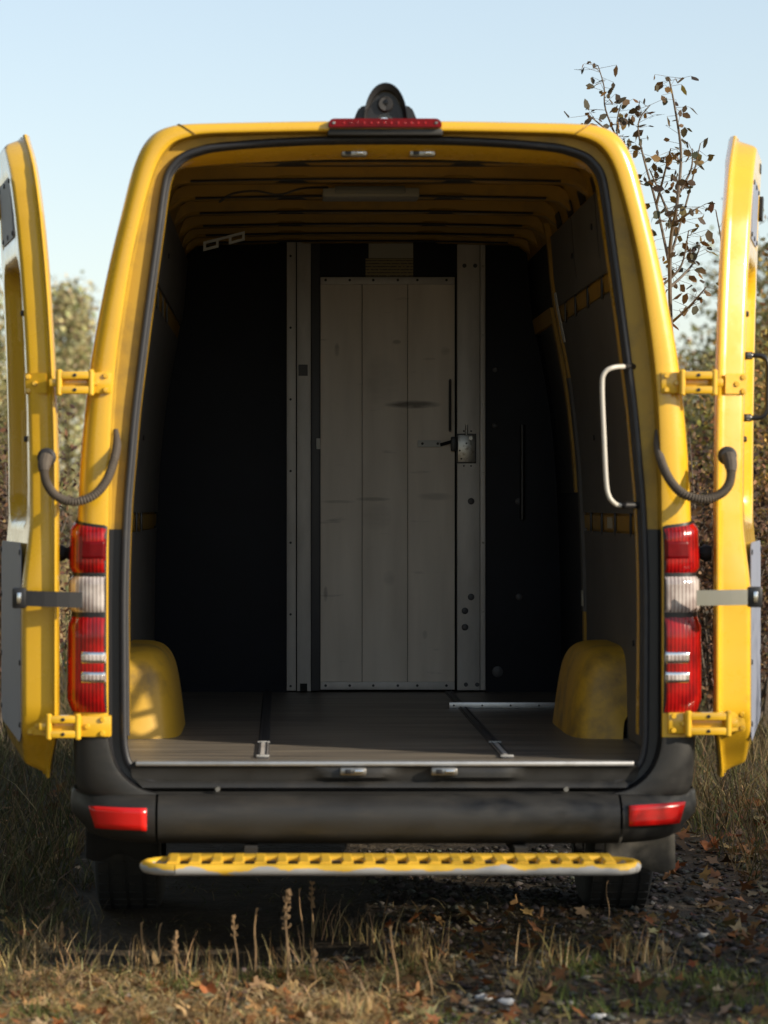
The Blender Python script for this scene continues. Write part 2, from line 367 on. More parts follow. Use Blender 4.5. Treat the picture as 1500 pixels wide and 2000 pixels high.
# lower sides and cab end close the body
def cab_rows():
    o = []
    for Y, s, zt in ((4.05, 1.0, 9), (4.5, 0.98, 2.35), (4.9, 0.95, 1.85), (5.3, 0.92, 1.30), (5.75, 0.86, 1.10), (5.95, 0.80, 0.95)):
        o.append([Vector((wp(p, 0).x*s, Y, min(wp(p, 0).z, zt))) for p in SS])
    return o
V, F = grid(cab_rows()); mk('cab_shell', V, F, 'yellow_paint', van, 50)
for sx in (-1, 1):
    xs_ = [(0.988*sx, 0.72), (0.992*sx, 0.60), (0.985*sx, 0.50), (0.95*sx, 0.44)]
    # side skirt behind and ahead of the wheel arch
    for (ya, yb) in ((0.45, 0.86), (1.72, 4.1)):
        V, F = grid([[(x, y, z) for (x, z) in xs_] for y in (ya, yb)])
        mk('side_skirt', V, F, 'grey_plastic', van, 60)
    V, F = grid([[(0.99*sx, 1.29+0.43*math.cos(a), 0.34+0.42*math.sin(a)) for a in np.linspace(0, math.pi, 14)],
                 [(0.99*sx, 1.29+(0.43 if 0 < k < 13 else 0.43)*math.cos(a), max(0.74, 0.34+0.42*math.sin(a))) for k, a in enumerate(np.linspace(0, math.pi, 14))]])
    mk('wheel_arch_side', V, F, 'yellow_paint', van, 40)
# seam on the roof corner
for sx in (-1, 1):
    i = min(range(NR), key=lambda i: abs(SS[i].x-sx*412)+abs(SS[i].z-240))
    pts = [wp(lerp(SS[i], EE[i], t), Y-0.0015)+Vector((0, 0, 0.0012)) for (t, Y) in OUT_RINGS[5:-1]]
    tube('roof_seam', pts, 0.0022, 'yellow_inner', van, 6)
# channel the doors close into
CH = [(0.0, 0.012), (0.03, 0.05), (0.10, 0.058), (0.75, 0.06), (1.0, 0.062)]
rows = [[wp(lerp(EE[i], II[i], t), Y) for (t, Y) in CH] for i in range(NR)]
k1 = row_at(1040)
V, F = grid(rows[k1:NR-k1]); mk('door_channel', V, F, 'yellow_channel_shade', van, 40)
for a, b2 in ((0, k1+1), (NR-k1-1, NR)):
    V, F = grid(rows[a:b2]); mk('channel_cover', V, F, 'black_plastic', van, 40)
# inner lip of the frame and inner skin
rows = []
for i in range(NR):
    I = II[i]
    rows.append([wp(I, 0.062), wp(inward(i, 5, 7), 0.064), wp(inward(i, 9, 14), 0.085), wp(inward(i, 10, 24), 0.14), wp(inward(i, 8, 29), 0.175)])
V, F = grid(rows); mk('frame_lip', V, F, 'yellow_paint', van, 35)
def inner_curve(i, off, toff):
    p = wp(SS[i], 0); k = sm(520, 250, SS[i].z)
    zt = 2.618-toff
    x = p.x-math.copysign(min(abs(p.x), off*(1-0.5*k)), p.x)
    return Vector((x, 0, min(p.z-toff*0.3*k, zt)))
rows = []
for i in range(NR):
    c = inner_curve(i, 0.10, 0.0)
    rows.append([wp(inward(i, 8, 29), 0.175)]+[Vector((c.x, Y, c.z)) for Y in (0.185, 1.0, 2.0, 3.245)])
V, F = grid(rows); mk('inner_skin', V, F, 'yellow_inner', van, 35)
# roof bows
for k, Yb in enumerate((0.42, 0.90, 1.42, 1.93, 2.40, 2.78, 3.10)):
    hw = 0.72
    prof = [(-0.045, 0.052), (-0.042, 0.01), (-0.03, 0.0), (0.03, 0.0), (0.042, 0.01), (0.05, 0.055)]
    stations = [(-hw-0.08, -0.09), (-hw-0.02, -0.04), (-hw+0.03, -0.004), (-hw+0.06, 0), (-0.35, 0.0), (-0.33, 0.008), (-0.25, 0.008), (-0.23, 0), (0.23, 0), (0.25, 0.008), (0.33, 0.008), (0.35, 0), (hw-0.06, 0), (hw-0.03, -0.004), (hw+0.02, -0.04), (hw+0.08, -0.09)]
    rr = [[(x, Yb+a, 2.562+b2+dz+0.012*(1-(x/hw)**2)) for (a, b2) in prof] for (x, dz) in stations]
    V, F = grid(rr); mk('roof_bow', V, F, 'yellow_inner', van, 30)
    box('bow_gap_shade', -0.66, 0.66, Yb+0.058, Yb+0.30, 2.602, 2.61, 'rubber', van)  # dark sheet standing for the shade between the bows
    # dark strip standing for the shadow line along the bow's rear edge
    tube('bow_shadow_line', [(x, Yb-0.046, 2.565+0.012*(1-(x/hw)**2)) for x in np.linspace(-0.64, 0.64, 9)], 0.0045, 'rubber', van, 6)
# seal
bot = [(-512,1440),(-510,1465),(-503,1492),(-485,1513),(-455,1529),(-410,1538),(-300,1541),(0,1541.5)]
botp = [Vector((x, 0, z)) for x, z in bot]
left = spline(list(reversed(botp)), 4)
loop = left[:-1]+II+[Vector((-p.x, 0, p.z)) for p in reversed(left[1:-1])]
pts = [wp(p, 0.052) for p in loop]
tube('door_seal', pts+[pts[0]], 0.0115, 'seal_rubber', van, 10)
tube('seal_lip', [q+Vector((0, 0.018, 0)) for q in [wp(Vector((p.x*0.988, 0, p.z+(4 if p.z < 600 else 0))), 0.05) for p in II]], 0.008, 'seal_rubber', van, 8)

# ---- lower rear corners and bumper
SB = [(615,1440),(614,1470),(613,1500),(611,1525),(608,1543),(604,1553)]
EB = [(541,1440),(536,1470),(524,1500),(503,1525),(474,1543),(440,1551)]
IB = [(512,1440),(509,1470),(498,1500),(472,1525),(430,1540),(360,1546)]
def corner(sx):
    r = []
    for s, e in zip(spline([(x, 0, z) for x, z in SB], 3), spline([(x, 0, z) for x, z in EB], 3)):
        s = Vector((s.x*sx, 0, s.z)); e = Vector((e.x*sx, 0, e.z))
        r.append([wp(lerp(s, e, t), Y-0.006) for (t, Y) in OUT_RINGS[4:]])
    V, F = grid(r); o = mk('corner_cladding', V, F, 'grey_plastic', van, 40)
    r = []
    for e, i in zip(spline([(x, 0, z) for x, z in EB], 3), spline([(x, 0, z) for x, z in IB], 3)):
        e = Vector((e.x*sx, 0, e.z)); i = Vector((i.x*sx, 0, i.z))
        r.append([wp(lerp(e, i, t), Y) for (t, Y) in CH])
    V, F = grid(r); mk('channel_cover', V, F, 'black_plastic', van, 40)
for sx in (-1, 1): corner(sx)
BPROF = [(0.075, 1547), (0.03, 1549), (-0.015, 1552), (-0.035, 1556), (-0.045, 1562), (-0.066, 1569), (-0.075, 1580), (-0.078, 1600), (-0.070, 1622), (-0.055, 1636), (-0.02, 1646), (0.05, 1650)]
def plan(u):
    """bumper plan line: u 0..1 along the rear, beyond 1 round the corner to the side -> x, y, outward normal"""
    ax = abs(u); sg = 1 if u >= 0 else -1
    if ax <= 0.86: return (u*0.985*1.0, 0.016*ax*ax, (0.0, -1.0))
    t = min(1, (ax-0.86)/0.34); a = t*math.pi/2
    x = 0.847+0.148*math.sin(a); y = 0.012+0.15*(1-math.cos(a))
    return (sg*x, y, (sg*math.sin(a), -math.cos(a)))
def bumper(name, u0, u1, n, m='grey_plastic', dz=0):
    rr = []
    for u in np.linspace(u0, u1, n):
        ext = 0
        uu = max(-1.2, min(1.2, u)); x, y, nn = plan(uu)
        if abs(u) > 1.2: ext = (abs(u)-1.2)*1.2
        corner_k = sm(0.72, 1.1, abs(u))
        row = []
        for (d, py) in BPROF:
            dd = -d*(1-0.93*corner_k)-0.05*corner_k*sm(1590, 1650, py)
            pyy = py-corner_k*14*sm(1560, 1650, py)
            row.append((x+nn[0]*dd, y+nn[1]*dd+ext, CZ-(pyy-VY)/S0))
        rr.append(row)
    V, F = grid(rr); return mk(name, V, F, m, van, 40)
# skirts that close the body sides below the lamps
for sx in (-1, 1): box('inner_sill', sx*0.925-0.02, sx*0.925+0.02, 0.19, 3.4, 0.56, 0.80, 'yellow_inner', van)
bumper('bumper_centre', -0.722, 0.742, 40)
bumper('bumper_corner', -1.45, -0.730, 34)
bumper('bumper_corner', 0.750, 1.45, 34)
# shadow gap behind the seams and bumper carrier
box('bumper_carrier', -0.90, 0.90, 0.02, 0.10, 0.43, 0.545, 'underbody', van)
def reflector(pts):
    # red reflector set in the bumper corner, following its curve
    quad = [Vector(P(px, py, Y)) for (px, py, Y) in pts]
    n = 8; rr = []
    for j in range(5):
        row = []
        for i in range(n+1):
            s = i/n; t = j/4
            p = (quad[0]*(1-s)+quad[1]*s)*(1-t)+(quad[3]*(1-s)+quad[2]*s)*t
            bulge = 0.012*math.sin(math.pi*s)
            row.append(p+Vector((0, -bulge, 0)))
        rr.append(row)
    V, F = grid(rr); o = mk('reflector', V, F, 'reflector_red', van, 60)
    md = o.modifiers.new('solid', 'SOLIDIFY'); md.thickness = 0.012; md.offset = -1 if pts[0][0] > 700 else -1
    rim = [rr[0][i] for i in range(n+1)]+[rr[j][n] for j in range(1, 5)]+[rr[4][i] for i in range(n-1, -1, -1)]+[rr[j][0] for j in range(3, 0, -1)]
    tube('rim', rim+[rim[0]], 0.0035, 'black_plastic', o, 6)
    return o
reflector([(176, 1573, -0.005), (287, 1578, -0.062), (287, 1622, -0.062), (190, 1616, -0.012)])
reflector([(1228, 1573, -0.062), (1335, 1565, -0.000), (1323, 1607, -0.012), (1228, 1613, -0.062)])
# door sill between floor and bumper
rr = []
for x in np.linspace(-0.80, 0.80, 60):
    trap = max(sm(0.30, 0.24, abs(x+0.10-0.10)) if False else 0, 0)
    d = 0
    for c in (0.105,):
        d = sm(0.34, 0.27, abs(x-c))-sm(0.12, 0.05, abs(x-c))
    row = []
    for (Y, py) in ((0.062, 1494), (0.040, 1495), (0.032, 1499), (0.036-0.012*d, 1504), (0.040-0.018*d, 1512), (0.040-0.018*d, 1520), (0.042, 1528), (0.030, 1533), (0.024, 1540), (0.05, 1547)):
        row.append((x*(1-0.05*sm(1515, 1545, py)), Y, CZ-(py-VY)/S0))
    rr.append(row)
V, F = grid(rr); mk('door_sill', V, F, 'grey_plastic', van, 40)
box('threshold_strip', -0.785, 0.785, 0.022, 0.075, PZ(1496, 0.03), PZ(1487, 0.03), 'aluminium', van, 0.004)
for px in (690, 868):
    l = pbox('floor_latch', px-26, px+26, 1500, 1515, 0.006, 0.03, 'steel', van, 0.006)
    pbox('catch', px-16, px-4, 1503, 1512, 0.0, 0.012, 'black_plastic', l, 0.002)
    pbox('striker', px+2, px+20, 1504, 1510, -0.002, 0.012, 'chrome', l, 0.003)
for px in (692, 825):
    l = pbox('roof_latch', px-25, px+25, 292, 305, 0.11, 0.03, 'steel', van, 0.005)
    pbox('catch', px-18, px-6, 295, 302, 0.104, 0.012, 'black_plastic', l, 0.002)
    pbox('striker', px+4, px+18, 295, 301, 0.102, 0.012, 'chrome', l, 0.003)
for px in (425, 1105): disc('sill_bolt', P(px, 1541, 0.01), (0, -1, 0), 0.009, 0.012, 'steel', van)

# ---- rear lamps
def rng_interp(side, py, t, off):
    """point on the rear corner at height py; t runs 0 (side) .. 1 (crease), pushed out by off"""
    i = None
    for k in range(NR//2):
        if SS[k].z >= py >= SS[k+1].z: i = k; break
    f = (SS[i].z-py)/(SS[i].z-SS[i+1].z)
    s = lerp(SS[i], SS[i+1], f); e = lerp(EE[i], EE[i+1], f)
    s = Vector((s.x*-side, 0, s.z)); e = Vector((e.x*-side, 0, py))
    ring = OUT_RINGS[4:14]; q = t*(len(ring)-1); a = min(len(ring)-2, int(q)); g = q-a
    tt = ring[a][0]+(ring[a+1][0]-ring[a][0])*g; Y = ring[a][1]+(ring[a+1][1]-ring[a][1])*g
    p = wp(lerp(s, e, tt), Y)
    b0, b1 = ring[a], ring[a+1]
    d = wp(lerp(s, e, b1[0]), b1[1])-wp(lerp(s, e, b0[0]), b0[1])
    nn = Vector((-d.y*-side*-1, 0, 0))
    n2 = Vector((side*abs(d.y), -abs(d.x), 0)); n2.normalize()
    return p+n2*off
def lens(name, side, py0, py1, t0, t1, off, m, parent, slope=0):
    rr = []
    nz, ntt = 8, 16
    for j in range(nz+1):
        s = j/nz; row = []
        for i in range(ntt+1):
            q = i/ntt; t = t0+(t1-t0)*q
            py = py0+(py1-py0)*s+slope*(q-0.3)*(1-s)
            ed = min(1, min(q, 1-q)/0.06+0.25, (min(s, 1-s)*abs(py1-py0))/6+0.35)
            row.append(rng_interp(side, py, t, off*ed))
        rr.append(row)
    V, F = grid(rr); return mk(name, V, F, m, parent, 60)
for side in (-1, 1):
    lampo = lens('rear_lamp', side, 1016, 1392, 0.10, 1.0, 0.010, 'black_plastic', van, 22)
    lens('red_lens', side, 1022, 1121, 0.13, 0.955, 0.021, 'red_lens', lampo, 20)
    lens('brake_reflector', side, 1052, 1096, 0.55, 0.86, 0.0222, 'dark_red_lens', lampo)
    lens('clear_lens', side, 1124, 1198, 0.13, 0.955, 0.020, 'clear_lens', lampo)
    lens('red_lens', side, 1201, 1391, 0.13, 0.955, 0.021, 'red_lens', lampo)
    for (a, b2) in ((1270, 1298), (1309, 1336)):
        fr = lens('window_bezel', side, a, b2, 0.56, 0.90, 0.0235, 'chrome', lampo)
        lens('window_lens', side, a+4, b2-4, 0.60, 0.87, 0.0255, 'clear_lens', lampo)
    lens('dividing_strip', side, 1340, 1343, 0.13, 0.955, 0.0225, 'dark_red_lens', lampo)
    lens('dividing_strip', side, 1262, 1265, 0.13, 0.955, 0.0225, 'dark_red_lens', lampo)
    # rubber stop that meets the folded door
    sx = side
    V, F = tube_data([(sx*0.975, 0.17, PZ(1081, 0.1)), (sx*1.0, 0.17, PZ(1081, 0.1)), (sx*1.012, 0.17, PZ(1081, 0.1)), (sx*1.03, 0.17, PZ(1081, 0.1)), (sx*1.05, 0.17, PZ(1081, 0.1))], [0.026, 0.026, 0.018, 0.028, 0.024], 14)
    mk('door_stop', V, F, 'rubber', van, 40)

# ---- high brake lamp and reversing camera
def rounded_bar(name, px0, px1, py0, py1, Y, dep, m, parent, rad):
    x0, x1, z0, z1 = PX(px0, Y), PX(px1, Y), PZ(py1, Y), PZ(py0, Y)
    bm = bmesh.new(); pts = []
    for (cx_, cz_, a0) in ((x1-rad, z1-rad, 0), (x0+rad, z1-rad, 90), (x0+rad*0.3, z0+rad*0.3, 180), (x1-rad*0.3, z0+rad*0.3, 270)):
        r_ = rad if a0 < 180 else rad*0.3
        for k in range(6):
            a = math.radians(a0+k*18); pts.append((cx_+r_*math.cos(a), cz_+r_*math.sin(a)))
    f = bm.faces.new([bm.verts.new((x, Y, z)) for x, z in pts])
    r = bmesh.ops.extrude_face_region(bm, geom=[f])
    for v in [g for g in r['geom'] if isinstance(g, bmesh.types.BMVert)]: v.co.y += dep
    bmesh.ops.bevel(bm, geom=[e for e in bm.edges if abs(e.verts[0].co.y-Y) < 1e-6 and abs(e.verts[1].co.y-Y) < 1e-6], offset=0.003, segments=2, affect='EDGES')
    return frombm(name, bm, m, parent, 40)
bl = rounded_bar('high_brake_lamp', 641, 863, 231, 249, -0.018, 0.05, 'dark_red_lens', van, 0.02)
for px in (652, 852): disc('screw', P(px, 240, -0.018), (0, -1, 0), 0.005, 0.003, 'steel', bl)
for k in range(13): disc('led', P(672+k*13.2, 240, -0.0175), (0, -1, 0), 0.0042, 0.002, 'red_lens', bl, 8)
pbox('lamp_base', 640, 865, 249.5, 264, 0.0, 0.07, 'grey_plastic', van, 0.004)
# reversing camera: a black hood arching over a lens, with two feet
rc = link(bpy.data.objects.new('reversing_camera', None), van)
zb = wp(SS[NR//2], 0).z
rr = []
c0 = P(752, 205, 0.05)
for Y, s in ((-0.005, 1.0), (0.0, 1.03), (0.09, 1.03), (0.13, 0.9), (0.15, 0.6)):
    row = []
    for k in range(25):
        a = math.pi*k/24; wx = 0.056*s; 
        x = c0[0]-math.cos(a)*(wx+0.012*(1-math.sin(a))**2); z = zb-0.004+0.112*s*math.sin(a)**0.62
        row.append((x, Y, z))
    rr.append(row)
V, F = grid(rr); mk('hood', V, F, 'hood_plastic', rc, 40)
rr = []
for Y, s in ((-0.005, 1.0), (0.004, 0.84), (0.022, 0.80)):
    row = []
    for k in range(25):
        a = math.pi*k/24; wx = 0.056*s
        row.append((c0[0]-math.cos(a)*(wx+0.012*(1-math.sin(a))**2), Y, zb-0.004+0.112*s*math.sin(a)**0.62))
    rr.append(row)
V, F = grid(rr); mk('hood_lining', V, F, 'black_plastic', rc, 40)
# face plate with an arched opening beneath the lens
rr = []
for k in range(25):
    a = math.pi*k/24
    x = c0[0]-math.cos(a)*(0.045+0.010*(1-math.sin(a))**2); z = zb-0.004+0.088*math.sin(a)**0.62
    x2 = c0[0]-math.cos(a)*0.024; z2 = zb-0.004+0.020*math.sin(a)
    rr.append([(x, 0.022, z), (x2, 0.022, z2), (x2, 0.10, z2)])
V, F = grid(rr); mk('face_plate', V, F, 'black_plastic', rc, 40)
V, F = tube_data([(c0[0], 0.05, zb+0.046), (c0[0], 0.014, zb+0.046), (c0[0], 0.008, zb+0.046), (c0[0], 0.012, zb+0.046)], [0.026, 0.025, 0.021, 0.016], 18)
cl = mk('lens_barrel', V, F, 'rubber', rc, 40)
disc('lens', (c0[0], 0.0125, zb+0.046), (0, -1, -0.1), 0.014, 0.003, 'lens_glass', cl, 16, 0.5)
for sx in (-1, 1):
    bm = bmesh.new()
    pr = [(0.03, 0), (0.10, 0), (0.093, 0.02), (0.082, 0.042), (0.06, 0.048), (0.03, 0.045)]
    f = bm.faces.new([bm.verts.new((c0[0]+sx*x, 0.02, zb-0.004+z)) for x, z in pr])
    r = bmesh.ops.extrude_face_region(bm, geom=[f])
    for v in [g for g in r['geom'] if isinstance(g, bmesh.types.BMVert)]: v.co.y += 0.11
    bmesh.ops.bevel(bm, geom=bm.edges[:], offset=0.005, segments=2, affect='EDGES')
    frombm('mounting_foot', bm, 'black_plastic', rc, 40)

# ---- floor and wheel boxes
FZ = 0.64
box('cargo_floor', -0.93, 0.93, 0.074, 3.30, FZ-0.05, FZ, 'floor_ply', van)
box('underbody', -0.93, 0.93, 0.13, 4.6, 0.50, 0.585, 'underbody', van)
for sx in (-1, 1):
    box('chassis_rail', sx*0.40-0.05, sx*0.40+0.05, 0.1, 4.2, 0.42, 0.52, 'underbody', van)
for X in (-0.385, 0.397):
    t = box('floor_rail', X-0.019, X+0.019, 0.14, 3.22, FZ, FZ+0.004, 'dark_alu', van, 0.0015)
    for yy in (0.155, 0.66):
        box('rail_clip', X-0.021, X+0.021, yy, yy+0.022, FZ+0.004, FZ+0.010, 'clip_metal', t, 0.002)
    for dx in (-0.011, 0.011): box('rail_rib', X+dx-0.003, X+dx+0.003, 0.18, 3.2, FZ+0.004, FZ+0.008, 'dark_alu', t)
    box('rail_joint', X-0.015, X+0.015, 0.20, 0.64, FZ+0.004, FZ+0.0065, 'dull_alu', t)
cs = box('cross_strip', 0.342, 0.84, 2.27, 2.295, FZ, FZ+0.024, 'aluminium', van, 0.002)
for k in range(5): disc('screw', (0.36+k*0.113, 2.27, FZ+0.012), (0, -1, 0), 0.004, 0.003, 'black_plastic', cs, 8)
def wheel_box(sx):
    a, b2, c = 0.235, 0.44, 0.315; n = 5.5; ny, nt_ = 26, 20; rr = []
    for i in range(ny+1):
        v = -1+2*i/ny; v = math.copysign(abs(v)**0.55, v); v = max(-0.9999, min(0.9999, v))
        s = (1-abs(v)**n)**(1/n); row = []
        for j in range(nt_+1):
            th = math.pi/2*j/nt_
            co, si = math.cos(th)**(2/n), math.sin(th)**(2/n)
            taper = 1-0.16*si
            lean = 0.05*si
            row.append((sx*(0.915-a*co*s*taper), 1.30+b2*v*(1-0.08*si), FZ-0.002+c*si*s))
        rr.append(row)
    V, F = grid(rr); o = mk('wheel_box', V, F, 'yellow_worn', van, 60)
    # pressed ribs on the inner face
    for k in range(4):
        yy = 0.93+k*0.022
        pts = [(sx*(0.915-a*0.985), yy+0.02*t, FZ+0.02+0.2*t) for t in (0, 0.3, 0.6, 1)]
    return o
for sx in (-1, 1): wheel_box(sx)

# ---- wall linings, rails and slots
def wall_idx(z):                                   # index along the right half with that inner height
    return min(range(NR//2, NR), key=lambda i: abs(inner_curve(i, 0.1, 0).z-z))
def wall_pt(side, z, off):
    """point on the inner wall at height z, moved into the room by off"""
    lo = None
    for i in range(NR//2, NR-1):
        a, b2 = inner_curve(i, 0.10, 0), inner_curve(i+1, 0.10, 0)
        if a.z >= z >= b2.z and a.z != b2.z:
            f = (a.z-z)/(a.z-b2.z); return Vector((side*(a.x+(b2.x-a.x)*f-off), 0, z))
    c = inner_curve(NR-1, 0.10, 0); return Vector((side*(c.x-off), 0, z))
def wall_panel(name, side, z0, z1, y0, y1, m, off=0.014, th=0.008, parent=van, nz=14):
    rr = []
    for j in range(nz+1):
        z = z0+(z1-z0)*j/nz; p = wall_pt(side, z, off); q = wall_pt(side, z, off-th)
        rr.append([(q.x, y0, z), (p.x, y0, z), (p.x, y1, z), (q.x, y1, z)])
    V, F = grid(rr)
    n = len(rr[0]); L = nz*n; F += [(0, 1, 2, 3), (L+3, L+2, L+1, L)]
    return mk(name, V, F, m, parent, 30)
ZR1, ZR2 = 2.195, 1.385
for side in (-1, 1):
    yend = 2.14 if side > 0 else 3.2
    up = wall_panel('wall_panel', side, ZR1+0.033, 2.50, 0.22, yend-0.03, 'wall_lining')
    mid = wall_panel('wall_panel', side, ZR2+0.035, ZR1-0.033, 0.215, yend, 'wall_lining')
    low = wall_panel('wall_panel', side, FZ+0.003, ZR2-0.035, 0.21, yend-0.01, 'wall_lining')
    for zc in (ZR1, ZR2):
        rail = wall_panel('lashing_rail', side, zc-0.026, zc+0.026, 0.2, yend+0.05, 'yellow_inner', 0.008, 0.006, nz=3)
        for yy in (0.42, 0.72, 1.15, 1.55, 1.9):
            p = wall_pt(side, zc, 0.012)
            box('lashing_slot', min(p.x-0.004, p.x+0.004), max(p.x-0.004, p.x+0.004), yy-0.012, yy+0.012, zc-0.045, zc+0.045, 'black_plastic', rail, 0.003)
    for (yy, zz) in ((0.75, 2.40), (1.4, 2.36), (0.62, 1.75), (0.7, 0.98), (1.6, 1.7), (0.45, 2.38)):
        p = wall_pt(side, zz, 0.0142)
        disc('clip', (p.x, yy, zz), (-side, 0, 0), 0.011, 0.006, 'black_plastic', van, 10)
    if side > 0:
        for yy in (0.62, 1.36):
            wall_panel('panel_slit', side, 2.28, 2.497, yy, yy+0.012, 'black_plastic', 0.0155, 0.004)
# openings above the lining on the right: dark recesses between yellow ribs
for yy in (0.55, 0.95, 1.35, 1.75):
    p = wall_pt(1, 2.54, 0.004)
    wall_panel('rib_recess', 1, 2.512, 2.56, yy, yy+0.16, 'black_plastic', 0.006, 0.004, nz=4)
# sliding door bay on the right: pillar, dark door skin and window frame
def pillar_strip(name, y0, y1, z0, z1, off, m, nz=18):
    return wall_panel(name, 1, z0, z1, y0, y1, m, off, 0.03, nz=nz)
pil = pillar_strip('door_pillar', 2.165, 2.215, FZ+0.01, 2.56, 0.021, 'yellow_inner')
pillar_strip('door_pillar_lining', 2.158, 2.225, 1.03, 1.95, 0.0235, 'wall_lining')
wall_panel('sliding_door', 1, FZ+0.01, 2.50, 2.28, 3.23, 'navy_panel', 0.004, 0.002)
for (y0, y1, z0, z1) in ((2.34, 2.40, 1.5, 2.18), (2.34, 3.1, 2.18, 2.24)):
    wall_panel('window_surround', 1, z0, z1, y0, y1, 'yellow_inner', 0.02, 0.02, nz=6)
wall_panel('window_pane', 1, 1.5, 2.18, 2.42, 3.02, 'black_plastic', 0.006, 0.003)
p = wall_pt(1, 2.1, 0.033)
wall_panel('tape_strip', 1, PZ(668, 2.1), PZ(572, 2.1), 2.08, 2.14, 'tape', 0.018, 0.003, nz=6)
wall_panel('paper_label', 1, PZ(1183, 2.2), PZ(1153, 2.2), 2.150, 2.21, 'paper', 0.0265, 0.003, nz=2)
wall_panel('paper_label', 1, ZR2-0.02, ZR2+0.02, 1.25, 1.40, 'paper', 0.0105, 0.001, nz=2)
# grab handle on the right jamb
gh = spline([P(1240, 716, 0.08), P(1218, 716, 0.03), P(1197, 718, 0.0), P(1181, 728, -0.005), P(1176, 755, -0.005), P(1180, 860, -0.005), P(1184, 940, -0.005), P(1189, 968, -0.005), P(1199, 982, 0.0), P(1212, 987, 0.02), P(1255, 987, 0.08)], 6)
h = tube('grab_handle', gh, 0.0076, 'white_paint', van, 12)
tube('handle_socket', [P(1219, 716, 0.03), P(1243, 716, 0.08)], 0.0115, 'black_plastic', h)
tube('handle_socket', [P(1211, 987, 0.02), P(1258, 987, 0.08)], 0.0115, 'black_plastic', h)
# ceiling lamp, bracket and cable
cl = box('ceiling_lamp', -0.178, 0.166, 1.14, 1.30, 2.548, 2.58, 'lamp_body', van, 0.004)
box('diffuser', -0.135, 0.115, 1.133, 1.18, 2.558, 2.585, 'lamp_diffuser', cl, 0.003)
tube('ceiling_cable', spline([P(428, 395, 0.93), P(455, 378, 0.90), P(500, 373, 0.86), P(545, 380, 0.85), P(590, 368, 0.85), P(640, 366, 1.1)], 5), 0.004, 'rubber', van, 6)
def bracket():
    bm = bmesh.new()
    def ring(px0, px1, py0, py1):
        Y = 2.30
        def q(px, py): return Vector(P(px, py-(px-437)*0.26, Y))
        o = [q(px0, py0), q(px1, py0), q(px1, py1), q(px0, py1)]; s = 5
        i = [q(px0+s, py0+s), q(px1-s, py0+s), q(px1-s, py1-s), q(px0+s, py1-s)]
        ov = [bm.verts.new(v) for v in o]; iv = [bm.verts.new(v) for v in i]
        for k in range(4): bm.faces.new((ov[k], ov[(k+1) % 4], iv[(k+1) % 4], iv[k]))
    ring(397, 427, 462, 480); ring(447, 478, 462, 480)
    Y = 2.30
    vs_ = [bm.verts.new(P(px, py-(px-437)*0.26, Y)) for px, py in ((427, 462), (447, 462), (447, 467), (427, 467))]; bm.faces.new(vs_)
    r = bmesh.ops.extrude_face_region(bm, geom=bm.faces[:])
    for v in [g for g in r['geom'] if isinstance(g, bmesh.types.BMVert)]: v.co.y += 0.012
    frombm('ceiling_bracket', bm, 'pale_metal', van)
bracket()

# ---- partition with its boarded door
YP = 3.20
part = link(bpy.data.objects.new('partition', None), van)
def pp(name, a, b2, c, d, Y, dep, m, bev=0.0015): return pbox(name, a, b2, c, d, Y, dep, m, part, bev)
pp('side_panel', 268, 560, 440, 1356, YP+0.02, 0.02, 'navy_panel')
pp('side_panel', 947, 1108, 440, 1356, YP+0.02, 0.02, 'navy_panel')
pp('head_panel', 606, 894, 440, 541, YP+0.02, 0.02, 'navy_panel')
pp('added_backing', 255, 1130, 430, 1375, YP+0.06, 0.02, 'underbody', 0)  # extra sheet added to stop light leaking through the gaps
pp('edge_strip', 560, 578, 468, 1349, YP+0.005, 0.02, 'dull_alu')
pp('door_post', 580, 607, 468, 1350, YP-0.008, 0.035, 'dull_alu')
pp('door_jamb', 607.5, 625, 468, 1349, YP+0.012, 0.02, 'dark_alu')
pp('door_post', 893, 937, 468, 1348, YP-0.004, 0.03, 'dull_alu')
pp('edge_strip', 938, 948, 468, 1348, YP+0.004, 0.02, 'dull_alu')
pp('door_gap', 886, 895, 541, 1349, YP+0.03, 0.01, 'underbody')
for a, b2 in ((626, 706.8), (707.8, 795.8), (796.8, 888)): pp('board', a, b2, 555.5, 1331.5, YP+0.006, 0.025, 'door_board', 0.0012)
tr = pp('door_rail', 626, 888, 541, 555, YP-0.001, 0.02, 'dull_alu')
brl = pp('door_rail', 626, 888, 1332, 1347, YP-0.001, 0.02, 'dull_alu')
for px in (636, 683, 729, 777, 815, 872):
    disc('rivet', P(px, 547, YP-0.001), (0, -1, 0), 0.006, 0.003, 'black_plastic', part, 8)
    disc('rivet', P(px, 1339, YP-0.001), (0, -1, 0), 0.006, 0.003, 'black_plastic', part, 8)
for k in range(7):
    disc('rivet', P(567.5, 500+k*140, YP+0.005), (0, -1, 0), 0.0055, 0.003, 'black_plastic', part, 8)
    disc('rivet', P(943.5, 520+k*135, YP+0.004), (0, -1, 0), 0.0055, 0.003, 'steel', part, 8)
for px, py in ((920, 979), (920, 1166), (908, 1193), (908, 1225), (910, 1337), (932, 1337), (907, 519), (928, 519)):
    disc('screw', P(px, py, YP-0.004), (0, -1, 0), 0.0145 if py < 1300 and py > 600 else 0.009, 0.005, 'dark_alu', part, 14)
for px, py, r in ((967, 722, 11), (967, 831, 12), (1013, 979, 14), (1014, 1166, 14), (972, 1312, 22)):
    b_ = disc('screw', P(px, py, YP+0.02), (0, -1, 0), r*0.0011, 0.006, 'dark_alu', part, 16)
tube('lashing_bar', [P(1020, 830, YP+0.0), P(1020, 1015, YP+0.0)], 0.011, 'black_plastic', part)
